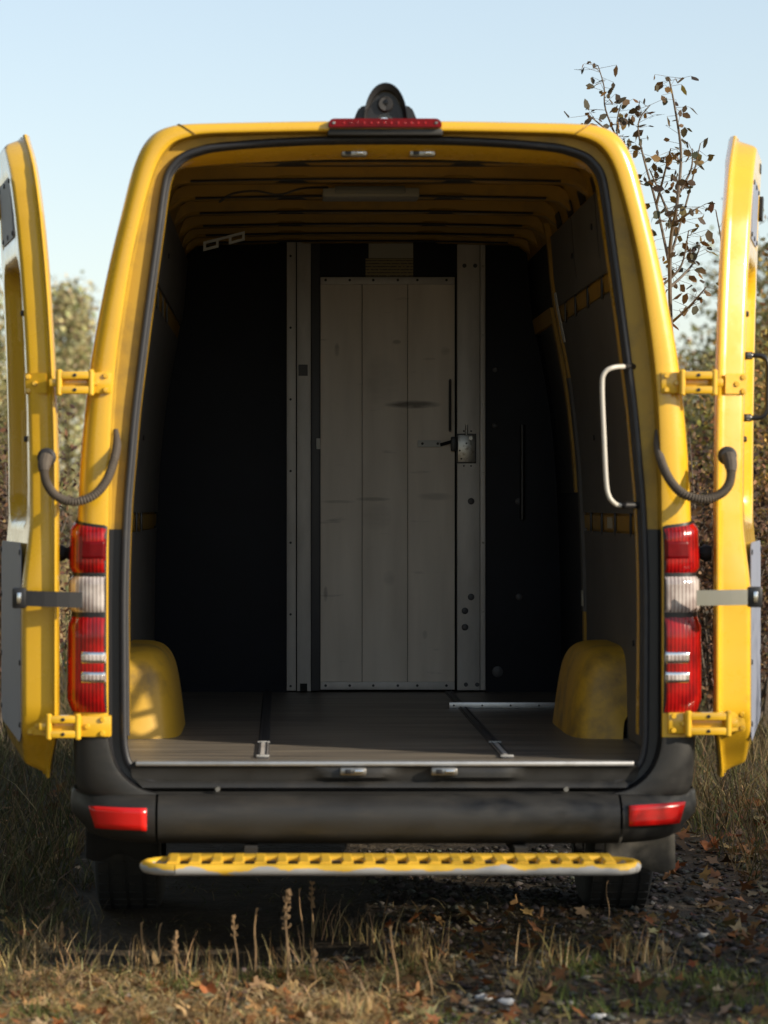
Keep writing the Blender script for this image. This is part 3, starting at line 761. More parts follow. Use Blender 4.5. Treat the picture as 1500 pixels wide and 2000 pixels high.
# lock, latch, pull handle, notices
lk = pp('lock_case', 894, 928, 849, 903, YP-0.03, 0.028, 'steel', 0.003)
pp('lock_plate', 891.5, 930, 847, 905, YP-0.010, 0.004, 'black_plastic', 0)
pbox('lock_flange', 894, 927, 838, 849, YP-0.008, 0.005, 'dull_alu', part)
pbox('lock_flange', 894, 927, 903, 914, YP-0.008, 0.005, 'dull_alu', part)
disc('key_cylinder', P(919, 856, YP-0.03), (0, -1, 0), 0.011, 0.006, 'steel', part, 14)
for px, py in ((911, 866), (898, 880), (901, 896), (906, 842), (920, 842), (906, 910), (920, 910)):
    disc('rivet', P(px, py, YP-0.03 if 849 < py < 903 else YP-0.008), (0, -1, 0), 0.004, 0.002, 'black_plastic', part, 8)
tube('lock_lever', [P(911, 849, YP-0.02), P(911, 830, YP-0.02)], 0.005, 'steel', part, 8)
pp('latch_bolt', 881, 893, 853, 881, YP-0.03, 0.03, 'black_plastic', 0.004)
lp = pp('latch_plate', 816, 861, 860, 873, YP-0.012, 0.012, 'pale_metal', 0.002)
for px in (825, 855): disc('rivet', P(px, 866.5, YP-0.012), (0, -1, 0), 0.006, 0.003, 'black_plastic', part, 8)
tube('latch_arm', [P(860, 869, YP-0.015), P(884, 862, YP-0.022)], 0.008, 'black_plastic', part, 6)
tube('pull_handle', spline([P(879, 742, YP), P(879, 744, YP-0.035), P(879, 752, YP-0.04), P(879, 830, YP-0.04), P(879, 838, YP-0.035), P(879, 841, YP)], 4), 0.0055, 'black_plastic', part, 8)
pp('stop_block', 618, 626, 856, 877, YP-0.006, 0.02, 'pale_metal', 0.002)
pp('sticker', 583, 601, 712, 734, YP-0.0095, 0.001, 'dark_alu', 0)
pp('post_notch', 586, 600, 1335, 1350, YP-0.0095, 0.001, 'underbody', 0)
def notice_extra(t, b, tc):
    sx = t.nodes.new('ShaderNodeSeparateXYZ'); t.links.new(tc.outputs['Object'], sx.inputs[0])
    wv = t.nodes.new('ShaderNodeTexWave'); wv.bands_direction = 'Z'; wv.inputs['Scale'].default_value = 24
    t.links.new(tc.outputs['Object'], wv.inputs[0])
    n = t.nodes.new('ShaderNodeTexNoise'); n.inputs['Scale'].default_value = 130; t.links.new(tc.outputs['Object'], n.inputs[0])
    m1 = t.nodes.new('ShaderNodeMath'); m1.operation = 'MULTIPLY'; t.links.new(wv.outputs[0], m1.inputs[0]); t.links.new(n.outputs[0], m1.inputs[1])
    r = t.nodes.new('ShaderNodeValToRGB'); r.color_ramp.elements[0].position = 0.36; r.color_ramp.elements[1].position = 0.42
    r.color_ramp.elements[0].color = (0.30, 0.24, 0.12, 1); r.color_ramp.elements[1].color = (0.08, 0.07, 0.06, 1)
    t.links.new(m1.outputs[0], r.inputs[0]); t.links.new(r.outputs[0], b.inputs['Base Color'])
mat('notice_print', (0.3, 0.24, 0.12), 0.6, extra=notice_extra)
pp('notice', 714, 807, 505, 540, YP+0.015, 0.004, 'notice_print', 0)
pp('notice', 720, 807, 470, 504, YP+0.015, 0.004, 'paper', 0)

# ---- rear doors, folded back along the sides
def edge_u(z):
    """how far the hinge edge of a door is set in from the hinge line at height z"""
    py = VY-(z-CZ)*S0
    if py >= 1380: return 0.20*sm(1370, 1545, py)**1.5
    pts = [(1400, 0.0), (1000, 0.004), (900, 0.012), (800, 0.028), (700, 0.05), (600, 0.08), (500, 0.115), (410, 0.16), (345, 0.21), (305, 0.255), (275, 0.31), (255, 0.36), (230, 0.42)]
    for (a, b2) in zip(pts[:-1], pts[1:]):
        if a[0] >= py >= b2[0]: return a[1]+(b2[1]-a[1])*(a[0]-py)/(a[0]-b2[0])
    return 0.42
DZ0, DZ1 = 0.56, 2.668
def rr_sdf(u, z, u0, u1, z0, z1, r):
    dx = abs(u-(u0+u1)/2)-(u1-u0)/2+r; dz = abs(z-(z0+z1)/2)-(z1-z0)/2+r
    return math.hypot(max(dx, 0), max(dz, 0))+min(max(dx, dz), 0)-r
def make_door(side):
    ALPHA = math.radians(11.3 if side < 0 else 12.6)
    H = Vector((side*(1.030 if side < 0 else 1.044), -0.015 if side < 0 else 0.02, 0))
    ud = Vector((side*math.sin(ALPHA), math.cos(ALPHA), 0)); wd = Vector((side*math.cos(ALPHA), -math.sin(ALPHA), 0))
    def D(u, w_, z):
        lean = (0.05 if side < 0 else 0.03)*(max(0, z-1.5)/1.15)**2
        return H+ud*u+wd*w_+Vector((side*lean, 0, z+0.06*(u/0.8)*sm(0.9, 0.56, z)))
    zs = list(np.linspace(DZ0, DZ0+0.10, 8))+list(np.linspace(DZ0+0.12, DZ1-0.16, 110))+list(np.linspace(DZ1-0.15, DZ1, 14))
    rr = []; skin = []
    NC = 44; UF = 0.79
    for z in zs:
        e = edge_u(z)
        k = min(sm(0.0, 0.05, z-DZ0), sm(0.0, 0.045, DZ1-z))*0.98+0.02
        T = 0.078*k+0.024*sm(1.42, 1.15, z)*sm(DZ0+0.02, DZ0+0.2, z)
        bulge = 0.004*sm(1.1, 1.2, z)*sm(1.5, 1.25, z)     # pressed strip half way up
        row = [(e, 0.0), (e, 0.006), (e+0.019, 0.009), (e+0.022, 0.010), (e+0.029, 0.016*k+0.006), (e+(0.040 if side < 0 else 0.052)-bulge, T*0.86), (e+(0.048 if side < 0 else 0.058), T*0.97), (e+0.066, T)]
        for j in range(NC+1):
            u = e+0.074+(UF-0.03-(e+0.074))*j/NC
            d = 0
            s1 = rr_sdf(u, z, 0.15+0.5*max(0, e-0.02), 0.70, 1.40, 2.24, 0.09)        # large pressed recess
            d = max(d, 0.050*sm(0.012, -0.030, s1))
            s2 = rr_sdf(u, z, e+0.12, 0.70, 2.31, 2.53, 0.03)
            d = max(d, 0.006*sm(0.006, -0.006, s2))
            row.append((u, max(T-d, 0.012)))
        row += [(UF-0.018, T*0.97), (UF-0.008, T*0.85), (UF, 0.012), (UF+0.012, 0.008), (UF+0.012, 0.0)]
        rr.append([D(u, w_, z) for u, w_ in row])
        skin.append([D(u, w_, z) for u, w_ in ((e, 0.0), (e+0.03, -0.012), (0.4 if e < 0.3 else e+0.1, -0.022), (0.76, -0.02), (UF+0.012, 0.0))])
    V, F = grid(rr); door = mk('rear_door', V, F, 'yellow_paint', van, 45)
    V, F = grid(skin); mk('outer_skin', V, F, 'yellow_paint', door, 45)
    def plate(name, u0, u1, z0, z1, w0, th, rad, m, parent=door, shear=0.0):
        bm = bmesh.new(); pts = []
        for (cu, cz_, a0) in ((u1-rad, z1-rad, 0), (u0+rad, z1-rad, 90), (u0+rad, z0+rad, 180), (u1-rad, z0+rad, 270)):
            for k in range(5):
                a = math.radians(a0+22.5*k); pts.append((cu+rad*math.cos(a), cz_+rad*math.sin(a)))
        f = bm.faces.new([bm.verts.new(D(u+shear*max(0, z-1.6)**2, w0, z)) for u, z in pts])
        r = bmesh.ops.extrude_face_region(bm, geom=[f])
        for v in [g for g in r['geom'] if isinstance(g, bmesh.types.BMVert)]: v.co += wd*th
        return frombm(name, bm, m, parent, 40)
    cover = plate('cover_plate', 0.335, 0.685, 2.32, 2.52, 0.071, 0.006, 0.02, 'grey_trim')
    for u in (0.35, 0.51, 0.67):
        for z in (2.335, 2.505): disc('rivet', D(u, 0.077, z), wd, 0.008, 0.004, 'black_plastic', door, 8)
    trim = plate('trim_panel', 0.10, 0.74, 0.69, 1.33, 0.1005, 0.003, 0.05, 'grey_trim')
    for z in (0.75, 0.95, 1.15, 1.3):
        for u in (0.115, 0.725): disc('clip', D(u, 0.1035, z), wd, 0.009, 0.004, 'black_plastic', door, 8)
    for z in (1.66, 2.06): disc('bump_stop', D(0.15, 0.070, z), wd, 0.010, 0.016, 'rubber', door, 10)
    # lock gear on the free edge
    plate('lock', 0.72, 0.80, 2.42, 2.50, 0.06, 0.03, 0.01, 'black_plastic')
    plate('lock', 0.66, 0.74, 2.575, 2.605, 0.05, 0.03, 0.008, 'black_plastic')
    plate('lock', 0.74, 0.81, 1.10, 1.22, 0.06, 0.025, 0.01, 'black_plastic')
    if side > 0:
        hp = spline([D(0.14, 0.078, 1.925), D(0.14, 0.105, 1.927), D(0.14, 0.135, 1.922), D(0.14, 0.150, 1.895), D(0.14, 0.150, 1.80), D(0.14, 0.150, 1.76), D(0.14, 0.135, 1.732), D(0.14, 0.105, 1.727), D(0.14, 0.078, 1.729)], 5)
        hd = tube('door_handle', hp, 0.0085, 'black_plastic', door, 10)
        for z in (1.926, 1.728): disc('handle_bolt', D(0.128, 0.092, z), -ud, 0.010, 0.006, 'steel', door, 10)
        for z in (1.926, 1.728): plate('handle_foot', 0.122, 0.158, z-0.012, z+0.012, 0.078, 0.022, 0.008, 'black_plastic')
    else:
        pl = plate('cable_clip', 0.06, 0.10, 1.06, 1.11, 0.0785, 0.01, 0.004, 'dark_alu')
    # check strap
    zc = PZ(1168, 0.0)
    a = Vector(P(38, 1168, -0.085)) if side < 0 else Vector(P(1474, 1166, -0.085))
    bpt = Vector(P(161, 1172, -0.055)) if side < 0 else Vector(P(1360, 1168, -0.055))
    zc = a.z
    sv = []
    for q in np.linspace(0, 1, 6):
        c = a+(bpt-a)*q+Vector((0, -0.010*math.sin(math.pi*q), 0))
        sv.append([c+Vector((0, -0.004, 0.024)), c+Vector((0, -0.004, -0.024)), c+Vector((0, 0.003, -0.024)), c+Vector((0, 0.003, 0.024))])
    V, F = grid(sv, True); F += [(0, 1, 2, 3), (23, 22, 21, 20)]
    stp = mk('check_strap', V, F, 'chrome' if side > 0 else 'black_plastic', van)
    c = a
    box('buckle', min(c.x-0.022, c.x+0.022), max(c.x-0.022, c.x+0.022), c.y-0.014, c.y+0.02, zc-0.032, zc+0.032, 'black_plastic', stp, 0.006)
    box('roller', c.x-0.007, c.x+0.007, c.y-0.022, c.y-0.012, zc-0.018, zc+0.018, 'chrome', stp, 0.003)
    # hinges
    def hinge(py, bx, dx):
        zc = PZ(py, 0); h2 = 0.037
        hg = link(bpy.data.objects.new('hinge', None), van)
        # plate on the body
        b0 = box('body_leaf', *sorted((PX(bx[0], -0.01), PX(bx[1], -0.01))), -0.016, 0.03, zc-h2*0.9, zc+h2*0.9, 'yellow_paint', hg, 0.004)
        # two-armed link
        x0, x1 = sorted((PX(bx[2], -0.02), PX(dx[0], -0.02)))
        for s in (-1, 1):
            box('link_arm', x0, x1, -0.038, 0.004, zc+s*0.023-0.012, zc+s*0.023+0.012, 'yellow_paint', hg, 0.004)
        box('link_web', x0+0.012, x1-0.012, -0.014, 0.0, zc-0.014, zc+0.014, 'yellow_paint', hg, 0.002)
        for xx in (x0+0.006, x1-0.006):
            V, F = tube_data([(xx, -0.03, zc-h2-0.004), (xx, -0.03, zc-h2), (xx, -0.03, zc+h2), (xx, -0.03, zc+h2+0.004)], [0.007, 0.0105, 0.0105, 0.007], 12)
            mk('hinge_pin', V, F, 'yellow_paint', hg, 40)
        # leaf on the door edge
        e = edge_u(zc); pts = []
        for u, w_ in ((e+0.024, 0.020), (e+0.062, 0.086)): pts.append((u, w_))
        bm = bmesh.new()
        vs_ = [bm.verts.new(D(u-0.012, w_, z)) for (u, w_, z) in ((pts[0][0], pts[0][1], zc-h2*.9), (pts[1][0], pts[1][1], zc-h2*.9), (pts[1][0], pts[1][1], zc+h2*.9), (pts[0][0], pts[0][1], zc+h2*.9))]
        f = bm.faces.new(vs_); r = bmesh.ops.extrude_face_region(bm, geom=[f])
        for v in [g for g in r['geom'] if isinstance(g, bmesh.types.BMVert)]: v.co += ud*0.012
        bmesh.ops.bevel(bm, geom=bm.edges[:], offset=0.003, segments=2, affect='EDGES')
        frombm('door_leaf', bm, 'yellow_paint', hg, 40)
        kn = box('knuckle', *sorted((PX(dx[0], -0.02), PX(dx[1], -0.02))), -0.030, 0.0, zc-0.012, zc+0.012, 'yellow_paint', hg, 0.004)
        for q, zz in ((0.25, 0.022), (0.25, -0.022), (0.7, 0.0)):
            X = PX(bx[0], -0.016)+(PX(bx[1], -0.016)-PX(bx[0], -0.016))*q
            disc('bolt', (X, -0.0165, zc+zz), (0, -1, 0), 0.0085, 0.007, 'yellow_paint', hg, 10)
            u = pts[0][0]+(pts[1][0]-pts[0][0])*(0.85 if zz else 0.55); w_ = pts[0][1]+(pts[1][1]-pts[0][1])*(0.85 if zz else 0.55)
            disc('bolt', D(u-0.0125, w_, zc+zz), -ud+wd*0.25, 0.0085, 0.007, 'yellow_paint', hg, 10)
        for s in (-1, 1):
            disc('rivet', ((x0+x1)/2, -0.038, zc+s*0.023), (0, -1, 0), 0.006, 0.003, 'black_plastic', hg, 8)
    if side < 0:
        hinge(748, (217, 176, 182), (112, 96)); hinge(1418, (217, 150, 156), (92, 76))
        hs = [(90, 893, -0.03), (86, 915, -0.06), (92, 945, -0.08), (112, 970, -0.10), (145, 980, -0.11), (182, 968, -0.10), (207, 940, -0.07), (221, 905, -0.03), (228, 870, 0.01), (226, 840, 0.04)]
    else:
        hinge(748, (1291, 1333, 1328), (1398, 1412)); hinge(1412, (1305, 1346, 1340), (1425, 1440))
        hs = [(1423, 890, -0.03), (1428, 915, -0.06), (1424, 945, -0.08), (1405, 966, -0.10), (1372, 975, -0.11), (1335, 965, -0.10), (1310, 940, -0.06), (1293, 905, -0.01), (1285, 870, 0.03), (1284, 840, 0.045)]
    sp = spline([P(*q) for q in hs], 14)
    L = len(sp); rad = []
    for i in range(L):
        q = i/(L-1); r_ = 0.0138+0.0016*(1 if i % 2 else -1)
        if q < 0.14: r_ = 0.022-0.006*sm(0.06, 0.14, q)
        if q > 0.80: r_ = 0.0145-0.006*sm(0.88, 1.0, q)
        rad.append(r_)
    V, F = tube_data(sp, rad, 12); mk('cable_hose', V, F, 'hose_rubber', van, 20)
    c = Vector(P(*hs[0])); disc('grommet', c+Vector((0, 0.03, 0.0)), (0, -1, 0), 0.030, 0.02, 'rubber', van, 18, 0.5)
for side in (-1, 1): make_door(side)

# ---- rear step
stp = link(bpy.data.objects.new('rear_step', None), van)
SZ = 0.347; x0, x1 = -0.705, 0.722; ya, yb = -0.315, -0.10; R = 0.0175
rad = (yb-ya)/2
pts = []
for k in range(9):
    a = math.pi*1.5-math.pi*k/8; pts.append((x0+rad*0.55+rad*math.cos(a)*0.9, (ya+yb)/2+rad*math.sin(a), SZ-0.004*k/8))
top = [(x, yb, SZ-0.004) for x in np.linspace(x0+0.1, x1-0.1, 10)]
ptsr = []
for k in range(9):
    a = math.pi/2-math.pi*k/8; ptsr.append((x1-rad*0.55+rad*math.cos(a)*0.9, (ya+yb)/2+rad*math.sin(a), SZ-0.004*(1-k/8)))
front = [(x, ya, SZ) for x in np.linspace(x1-0.1, x0+0.1, 20)]
ring = pts+top+ptsr+front
tube('step_frame', ring+[ring[0]], R, 'step_paint', stp, 14)
n = 21
bm = bmesh.new(); 
tooth = None
for k in range(n):
    X = x0+0.05+k*(x1-x0-0.10)/(n-1)
    if tooth is None:
        prof = [(-0.0185, 0.004), (-0.0175, 0.020), (-0.012, 0.0235), (0.012, 0.0235), (0.0175, 0.020), (0.0185, 0.004)]
        bm = bmesh.new(); f = bm.faces.new([bm.verts.new((a, ya+0.012, SZ+b2)) for a, b2 in prof]); r = bmesh.ops.extrude_face_region(bm, geom=[f])
        for v in [g for g in r['geom'] if isinstance(g, bmesh.types.BMVert)]: v.co.y = yb-0.01
        tooth = frombm('tread_bar', bm, 'step_paint', stp, 30); tooth.location.x = X
    else:
        o = tooth.copy(); link(o, stp); o.location.x = X
box('tread_plate', x0+0.03, x1-0.03, -0.175, -0.100, SZ+0.007, SZ+0.0225, 'step_paint', stp, 0.003)
for X in (-0.42, 0.42): box('step_bracket', X-0.02, X+0.02, yb, 0.25, 0.352, 0.385, 'underbody', stp)

# ---- wheels, flaps
def wheel(X, Y, wdt=0.235, R=0.345):
    prof = [(-0.5, 0.66), (-0.5, 0.86), (-0.46, 0.95), (-0.38, 0.992), (-0.25, 1.0), (0.25, 1.0), (0.38, 0.992), (0.46, 0.95), (0.5, 0.86), (0.5, 0.66)]
    rr = []
    N = 48
    for k in range(N):
        a = 2*math.pi*k/N
        rr.append([(X+p[0]*wdt, Y+R*p[1]*math.cos(a), R-0.012+R*p[1]*math.sin(a)) for p in prof])
    rr.append(rr[0]); V, F = grid(rr); wl = mk('wheel', V, F, 'tyre_rubber', van, 40)
    grooves = []
    for g in (-0.25, 0.0, 0.25):
        pass
    # tread blocks
    items = []
    for k in range(N):
        a0 = 2*math.pi*(k+0.1)/N; a1 = 2*math.pi*(k+0.9)/N
        for (u0, u1) in ((-0.42, -0.28), (-0.22, -0.03), (0.03, 0.22), (0.28, 0.42)):
            v = []
            for rr_ in (R*0.985, R*1.012):
                for (u, a) in ((u0, a0), (u1, a0), (u1, a1), (u0, a1)):
                    v.append((X+u*wdt, Y+rr_*math.cos(a), R-0.012+rr_*math.sin(a)))
            items.append((v, [(4, 5, 6, 7), (0, 1, 5, 4), (1, 2, 6, 5), (2, 3, 7, 6), (3, 0, 4, 7)]))
    V, F = merge_data(items); t = mk('tread', V, F, 'tyre_rubber', wl); t['kind'] = 'stuff'
    V, F = tube_data([(X-0.08, Y, R-0.012), (X-0.06, Y, R-0.012), (X+0.06, Y, R-0.012), (X+0.08, Y, R-0.012)], [0.2, 0.228, 0.228, 0.2], 28)
    mk('rim', V, F, 'steel', wl, 40)
for X in (-0.868, 0.868): wheel(X, 1.29)
for X in (-0.868, 0.868): wheel(X, 4.92)
box('rear_axle', -0.80, 0.80, 1.24, 1.34, 0.29, 0.39, 'underbody', van, 0.02)
def flap(xa, xb, z0, z1, Y, m):
    rr = [[(xa+(xb-xa)*i/10, Y+0.02*math.sin(3*i/10)+0.03*(1-j/5), z1+(z0-z1)*j/5-(0.012*math.sin(i) if j == 5 else 0)) for i in range(11)] for j in range(6)]
    V, F = grid(rr); o = mk('mud_flap', V, F, m, van, 60); md = o.modifiers.new('s', 'SOLIDIFY'); md.thickness = 0.006
flap(0.75, 0.985, 0.235, 0.46, 0.5, 'dirty_flap')
flap(-0.985, -0.74, 0.26, 0.46, 0.62, 'underbody')

# ================================================================== VEGETATION AND GROUND COVER
def G(px, py):
    """ground point seen at a pixel"""
    d = CZ*FPX/(py-VY); Y = d-CD
    return Vector((PX(px, Y), Y, 0))
def fast_mesh(name, V, nper, quads, cols, m, parent=None, smooth=False):
    """V (N,nper,3) points per piece, quads index lists inside one piece, cols (N,3)"""
    N = V.shape[0]; me = bpy.data.meshes.new(name)
    me.vertices.add(N*nper); me.vertices.foreach_set('co', V.reshape(-1).astype(np.float32))
    tot = sum(len(q) for q in quads); base = (np.arange(N)*nper)[:, None]
    li = (base+np.concatenate([np.array(q) for q in quads])[None, :]).reshape(-1)
    me.loops.add(N*tot); me.loops.foreach_set('vertex_index', li.astype(np.int32))
    ls = np.cumsum([0]+[len(q) for q in quads[:-1]])
    st = (np.arange(N)*tot)[:, None]+ls[None, :]
    me.polygons.add(N*len(quads)); me.polygons.foreach_set('loop_start', st.reshape(-1).astype(np.int32))
    at = me.color_attributes.new('Col', 'FLOAT_COLOR', 'POINT')
    c = np.ones((N, nper, 4), np.float32); c[:, :, :3] = cols[:, None, :]
    at.data.foreach_set('color', c.reshape(-1))
    me.update(calc_edges=True); me.validate()
    me.materials.append(MATS[m])
    if smooth: me.polygons.foreach_set('use_smooth', [True]*len(me.polygons))
    return link(bpy.data.objects.new(name, me), parent)
def palette(N, cols, jitter=0.25, w=None):
    cols = np.array(cols); i = rng.choice(len(cols), N, p=w)
    return np.clip(cols[i]*(1+jitter*rng.standard_normal((N, 1)))*(1+0.08*rng.standard_normal((N, 3))), 0.004, 0.9)
def rand_dirs(N):
    v = rng.standard_normal((N, 3)); return v/np.linalg.norm(v, axis=1)[:, None]
def leaf_cloud(name, C, size, cols, m='leaf_col', parent=None, droop=0.3):
    N = len(C); a = rand_dirs(N); a[:, 2] -= droop; a /= np.linalg.norm(a, axis=1)[:, None]
    b = np.cross(a, rand_dirs(N)); b /= np.linalg.norm(b, axis=1)[:, None]; n = np.cross(a, b)
    s = (size*(0.6+0.8*rng.random(N)))[:, None]
    V = np.stack([C, C+a*s*0.35+b*s*0.30+n*s*0.06, C+a*s*0.75+b*s*0.22, C+a*s, C+a*s*0.75-b*s*0.22, C+a*s*0.35-b*s*0.30+n*s*0.06], 1)
    return fast_mesh(name, V, 6, [(0, 1, 2, 3), (0, 3, 4, 5)], cols, m, parent)
def blades(name, base, h, lean_dir, lean, wid, cols, parent=None):
    N = len(base); up = np.array([0, 0, 1.0])
    ld = np.stack([np.cos(lean_dir), np.sin(lean_dir), 0*lean_dir], 1)
    sd = np.stack([-np.sin(lean_dir), np.cos(lean_dir), 0*lean_dir], 1)
    rot = rng.random(N)*np.pi*2
    sd = np.stack([np.cos(rot), np.sin(rot), 0*rot], 1)
    pts = []
    for t, wk in ((0, 1.0), (0.35, 0.9), (0.7, 0.6), (1.0, 0.0)):
        ang = lean*(0.35+0.65*t)
        c = base+(up[None]*(np.cos(ang)*h*t)[:, None]+ld*(np.sin(ang)*h*t)[:, None])
        c[:, 2] = np.maximum(c[:, 2], base[:, 2]+0.002)
        if wk: pts += [c+sd*(wid*wk/2)[:, None], c-sd*(wid*wk/2)[:, None]]
        else: pts += [c]
    V = np.stack(pts, 1)
    return fast_mesh(name, V, 7, [(0, 1, 3, 2), (2, 3, 5, 4), (4, 5, 6)], cols, 'grass_col', parent)
def zat(x, y): return np.array([gz(a, b) if abs(a) <= 8 and -8 <= b <= 12 else 0 for a, b in zip(x, y)])
def scatter(N, x0, x1, y0, y1, clump=0, keep=None, jit=0.05):
    if clump:
        c = np.stack([rng.uniform(x0, x1, clump), rng.uniform(y0, y1, clump)], 1); i = rng.integers(0, clump, N)
        p = c[i]+rng.standard_normal((N, 2))*jit
    else: p = np.stack([rng.uniform(x0, x1, N), rng.uniform(y0, y1, N)], 1)
    if keep is not None: p = p[keep(p[:, 0], p[:, 1])]
    return np.column_stack([p, zat(p[:, 0], p[:, 1])])
STRAW = [(0.42, 0.30, 0.135), (0.33, 0.225, 0.095), (0.50, 0.38, 0.20), (0.23, 0.15, 0.07)]
GREEN = [(0.09, 0.12, 0.025), (0.13, 0.15, 0.04), (0.06, 0.085, 0.02)]
def no_van(x, y): return ~((np.abs(x) < 1.05) & (y > -0.02) & (y < 6.0))
def no_wheel(x, y): return ~((np.abs(np.abs(x)-0.868) < 0.17) & (np.abs(y-1.29) < 0.3))
def grass(name, label, N, reg, h0, h1, lean0, lean1, wid, cols, w=None, clump=0, keep=None):
    b = scatter(N, *reg, clump=clump, keep=keep, jit=0.075 if 'matted' in name else 0.05); n = len(b)
    o = blades(name, b, rng.uniform(h0, h1, n)*(0.6+0.4*rng.random(n)), rng.random(n)*6.283, rng.uniform(lean0, lean1, n), rng.uniform(0.6, 1.3, n)*wid, palette(n, cols, 0.25, w))
    return tag(o, label, 'grass', kind='stuff')
DULL = [(0.16, 0.115, 0.055), (0.11, 0.085, 0.04), (0.21, 0.155, 0.08), (0.075, 0.055, 0.03), (0.05, 0.06, 0.018), (0.075, 0.085, 0.025)]  # darker mix for shaded ground; part of the shade sits in these colours
grass('matted_grass', 'matted straw coloured grass lying on the sunlit ground in the left foreground', 15000, (-2.2, 0.1, -1.6, -0.1), 0.04, 0.17, 1.15, 1.62, 0.0035, STRAW, clump=120)
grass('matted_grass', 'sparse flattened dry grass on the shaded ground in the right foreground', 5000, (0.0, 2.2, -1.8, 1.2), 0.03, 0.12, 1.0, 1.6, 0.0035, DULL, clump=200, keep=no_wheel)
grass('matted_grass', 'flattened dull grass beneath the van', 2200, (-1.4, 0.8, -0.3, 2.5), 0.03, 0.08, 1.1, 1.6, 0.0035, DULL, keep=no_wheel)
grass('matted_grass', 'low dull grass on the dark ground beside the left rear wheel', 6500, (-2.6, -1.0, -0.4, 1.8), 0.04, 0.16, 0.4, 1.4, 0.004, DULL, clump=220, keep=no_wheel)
grass('green_grass', 'short green grass tufts among the straw in the foreground', 4500, (-2.2, 1.2, -1.7, -0.1), 0.03, 0.09, 0.2, 1.0, 0.0035, GREEN, clump=55)
grass('upright_grass', 'thin upright dry grass tufts standing before the bumper and under the van', 900, (-1.3, 0.9, -1.0, 0.6), 0.05, 0.19, 0.1, 0.7, 0.003, STRAW, clump=20, keep=no_wheel)
grass('verge_grass', 'long dry grass on the verge along the left side of the van', 26000, (-4.5, -1.15, 1.2, 12), 0.08, 0.42, 0.2, 1.2, 0.005, DULL, keep=no_van)
grass('verge_grass', 'long dry grass on the verge along the right side of the van', 26000, (1.45, 5.5, 1.6, 12), 0.07, 0.40, 0.2, 1.2, 0.005, DULL, keep=no_van)
grass('field_grass', 'pale meadow grass far behind the van', 30000, (-22, 26, 12, 60), 0.25, 0.8, 0.05, 0.6, 0.02, STRAW+GREEN, [.25, .2, .15, .1, .1, .1, .1])
# fallen leaves ------------------------------------------------------
def lobed_leaf(size, curl, seed):
    r = random.Random(seed); V = [(0, 0, 0.0)]; F = []; n = 22
    for k in range(n):
        a = 2*math.pi*k/n; lob = 0.72+0.28*math.cos(5*a)+0.06*r.uniform(-1, 1)
        rr_ = size*0.5*lob*(0.75 if abs(a-math.pi) < 0.3 else 1)
        x, y = rr_*math.cos(a), rr_*0.8*math.sin(a)
        V.append((x, y, curl*size*((x/size)**2*1.2-(y/size)**2*0.9+0.10*math.sin(3*a+seed))))
    F = [(0, 1+k, 1+(k+1) % n) for k in range(n)]
    return V, F
LEAFC = [(0.34, 0.19, 0.07), (0.24, 0.11, 0.035), (0.42, 0.27, 0.12), (0.16, 0.075, 0.03), (0.30, 0.10, 0.03), (0.38, 0.30, 0.17)]
for k, c in enumerate(LEAFC): mat('dry_leaf_%d' % k, c, 0.7, noise=(25, tuple(x*0.6 for x in c), 0.4, 0.75))
leaf_me = []
for k in range(6):
    V, F = lobed_leaf(1.0, 0.9+0.2*k, k); me = bpy.data.meshes.new('fallen_leaf'); me.from_pydata(V, [], F); me.materials.append(MATS['dry_leaf_%d' % k]); me.update(); leaf_me.append(me)
leaf_list = [((80, 1862), .11, 2, 'large pale brown curled leaf at the left edge of the sunlit grass'),
             ((312, 1898), .09, 2, 'pale yellow brown leaf lying below the two short stalks on the left'),
             ((540, 1944), .10, 2, 'pale tan leaf at the foot of the tallest seed stalk'),
             ((402, 1941), .09, 4, 'rust brown leaf lying in front of the green tuft'),
             ((55, 1968), .09, 0, 'brown leaf nearest the lower left corner of the picture'),
             ((366, 1980), .08, 2, 'light brown leaf at the bottom edge beside the bright green tuft'),
             ((500, 1972), .08, 0, 'brown leaf at the bottom edge right of the bright green tuft'),
             ((196, 1986), .06, 4, 'small red brown leaf at the bottom left in the straw'),
             ((1012, 1798), .07, 0, 'orange brown leaf standing up in the grass beneath the right of the step'),
             ((912, 1812), .07, 0, 'orange leaf in the lit grass under the middle of the step'),
             ((820, 1798), .06, 2, 'small tan leaf in the lit grass left of the orange one under the step'),
             ((1055, 1822), .07, 1, 'brown leaf flat on the ground just behind the right rear tyre track'),
             ((820, 1965), .10, 1, 'dark brown leaf on shaded ground at the bottom centre'),
             ((1245, 1955), .10, 3, 'curled dark brown leaf on shaded gravel at the lower right'),
             ((1065, 1965), .09, 3, 'grey brown leaf on shaded gravel at the bottom right of centre'),
             ((1460, 1690), .12, 1, 'broad rusty leaf at the right edge beside the verge'),
             ((1390, 1672), .12, 4, 'red brown leaf in the heap right of the mud flap'),
             ((1310, 1730), .10, 1, 'brown leaf close to the outer side of the right tyre')]
for k, ((px, py), sz, ci, lab) in enumerate(leaf_list):
    g = G(px, py); o = bpy.data.objects.new('fallen_leaf', leaf_me[ci]); link(o)
    o.location = (g.x, g.y, gz(g.x, g.y)+0.035); o.scale = (sz,)*3
    o.rotation_euler = (random.uniform(0.2, 0.7), random.uniform(-0.4, 0.4), random.uniform(0, 6.28))
    tag(o, lab, 'leaf', 'fallen leaves around the van')
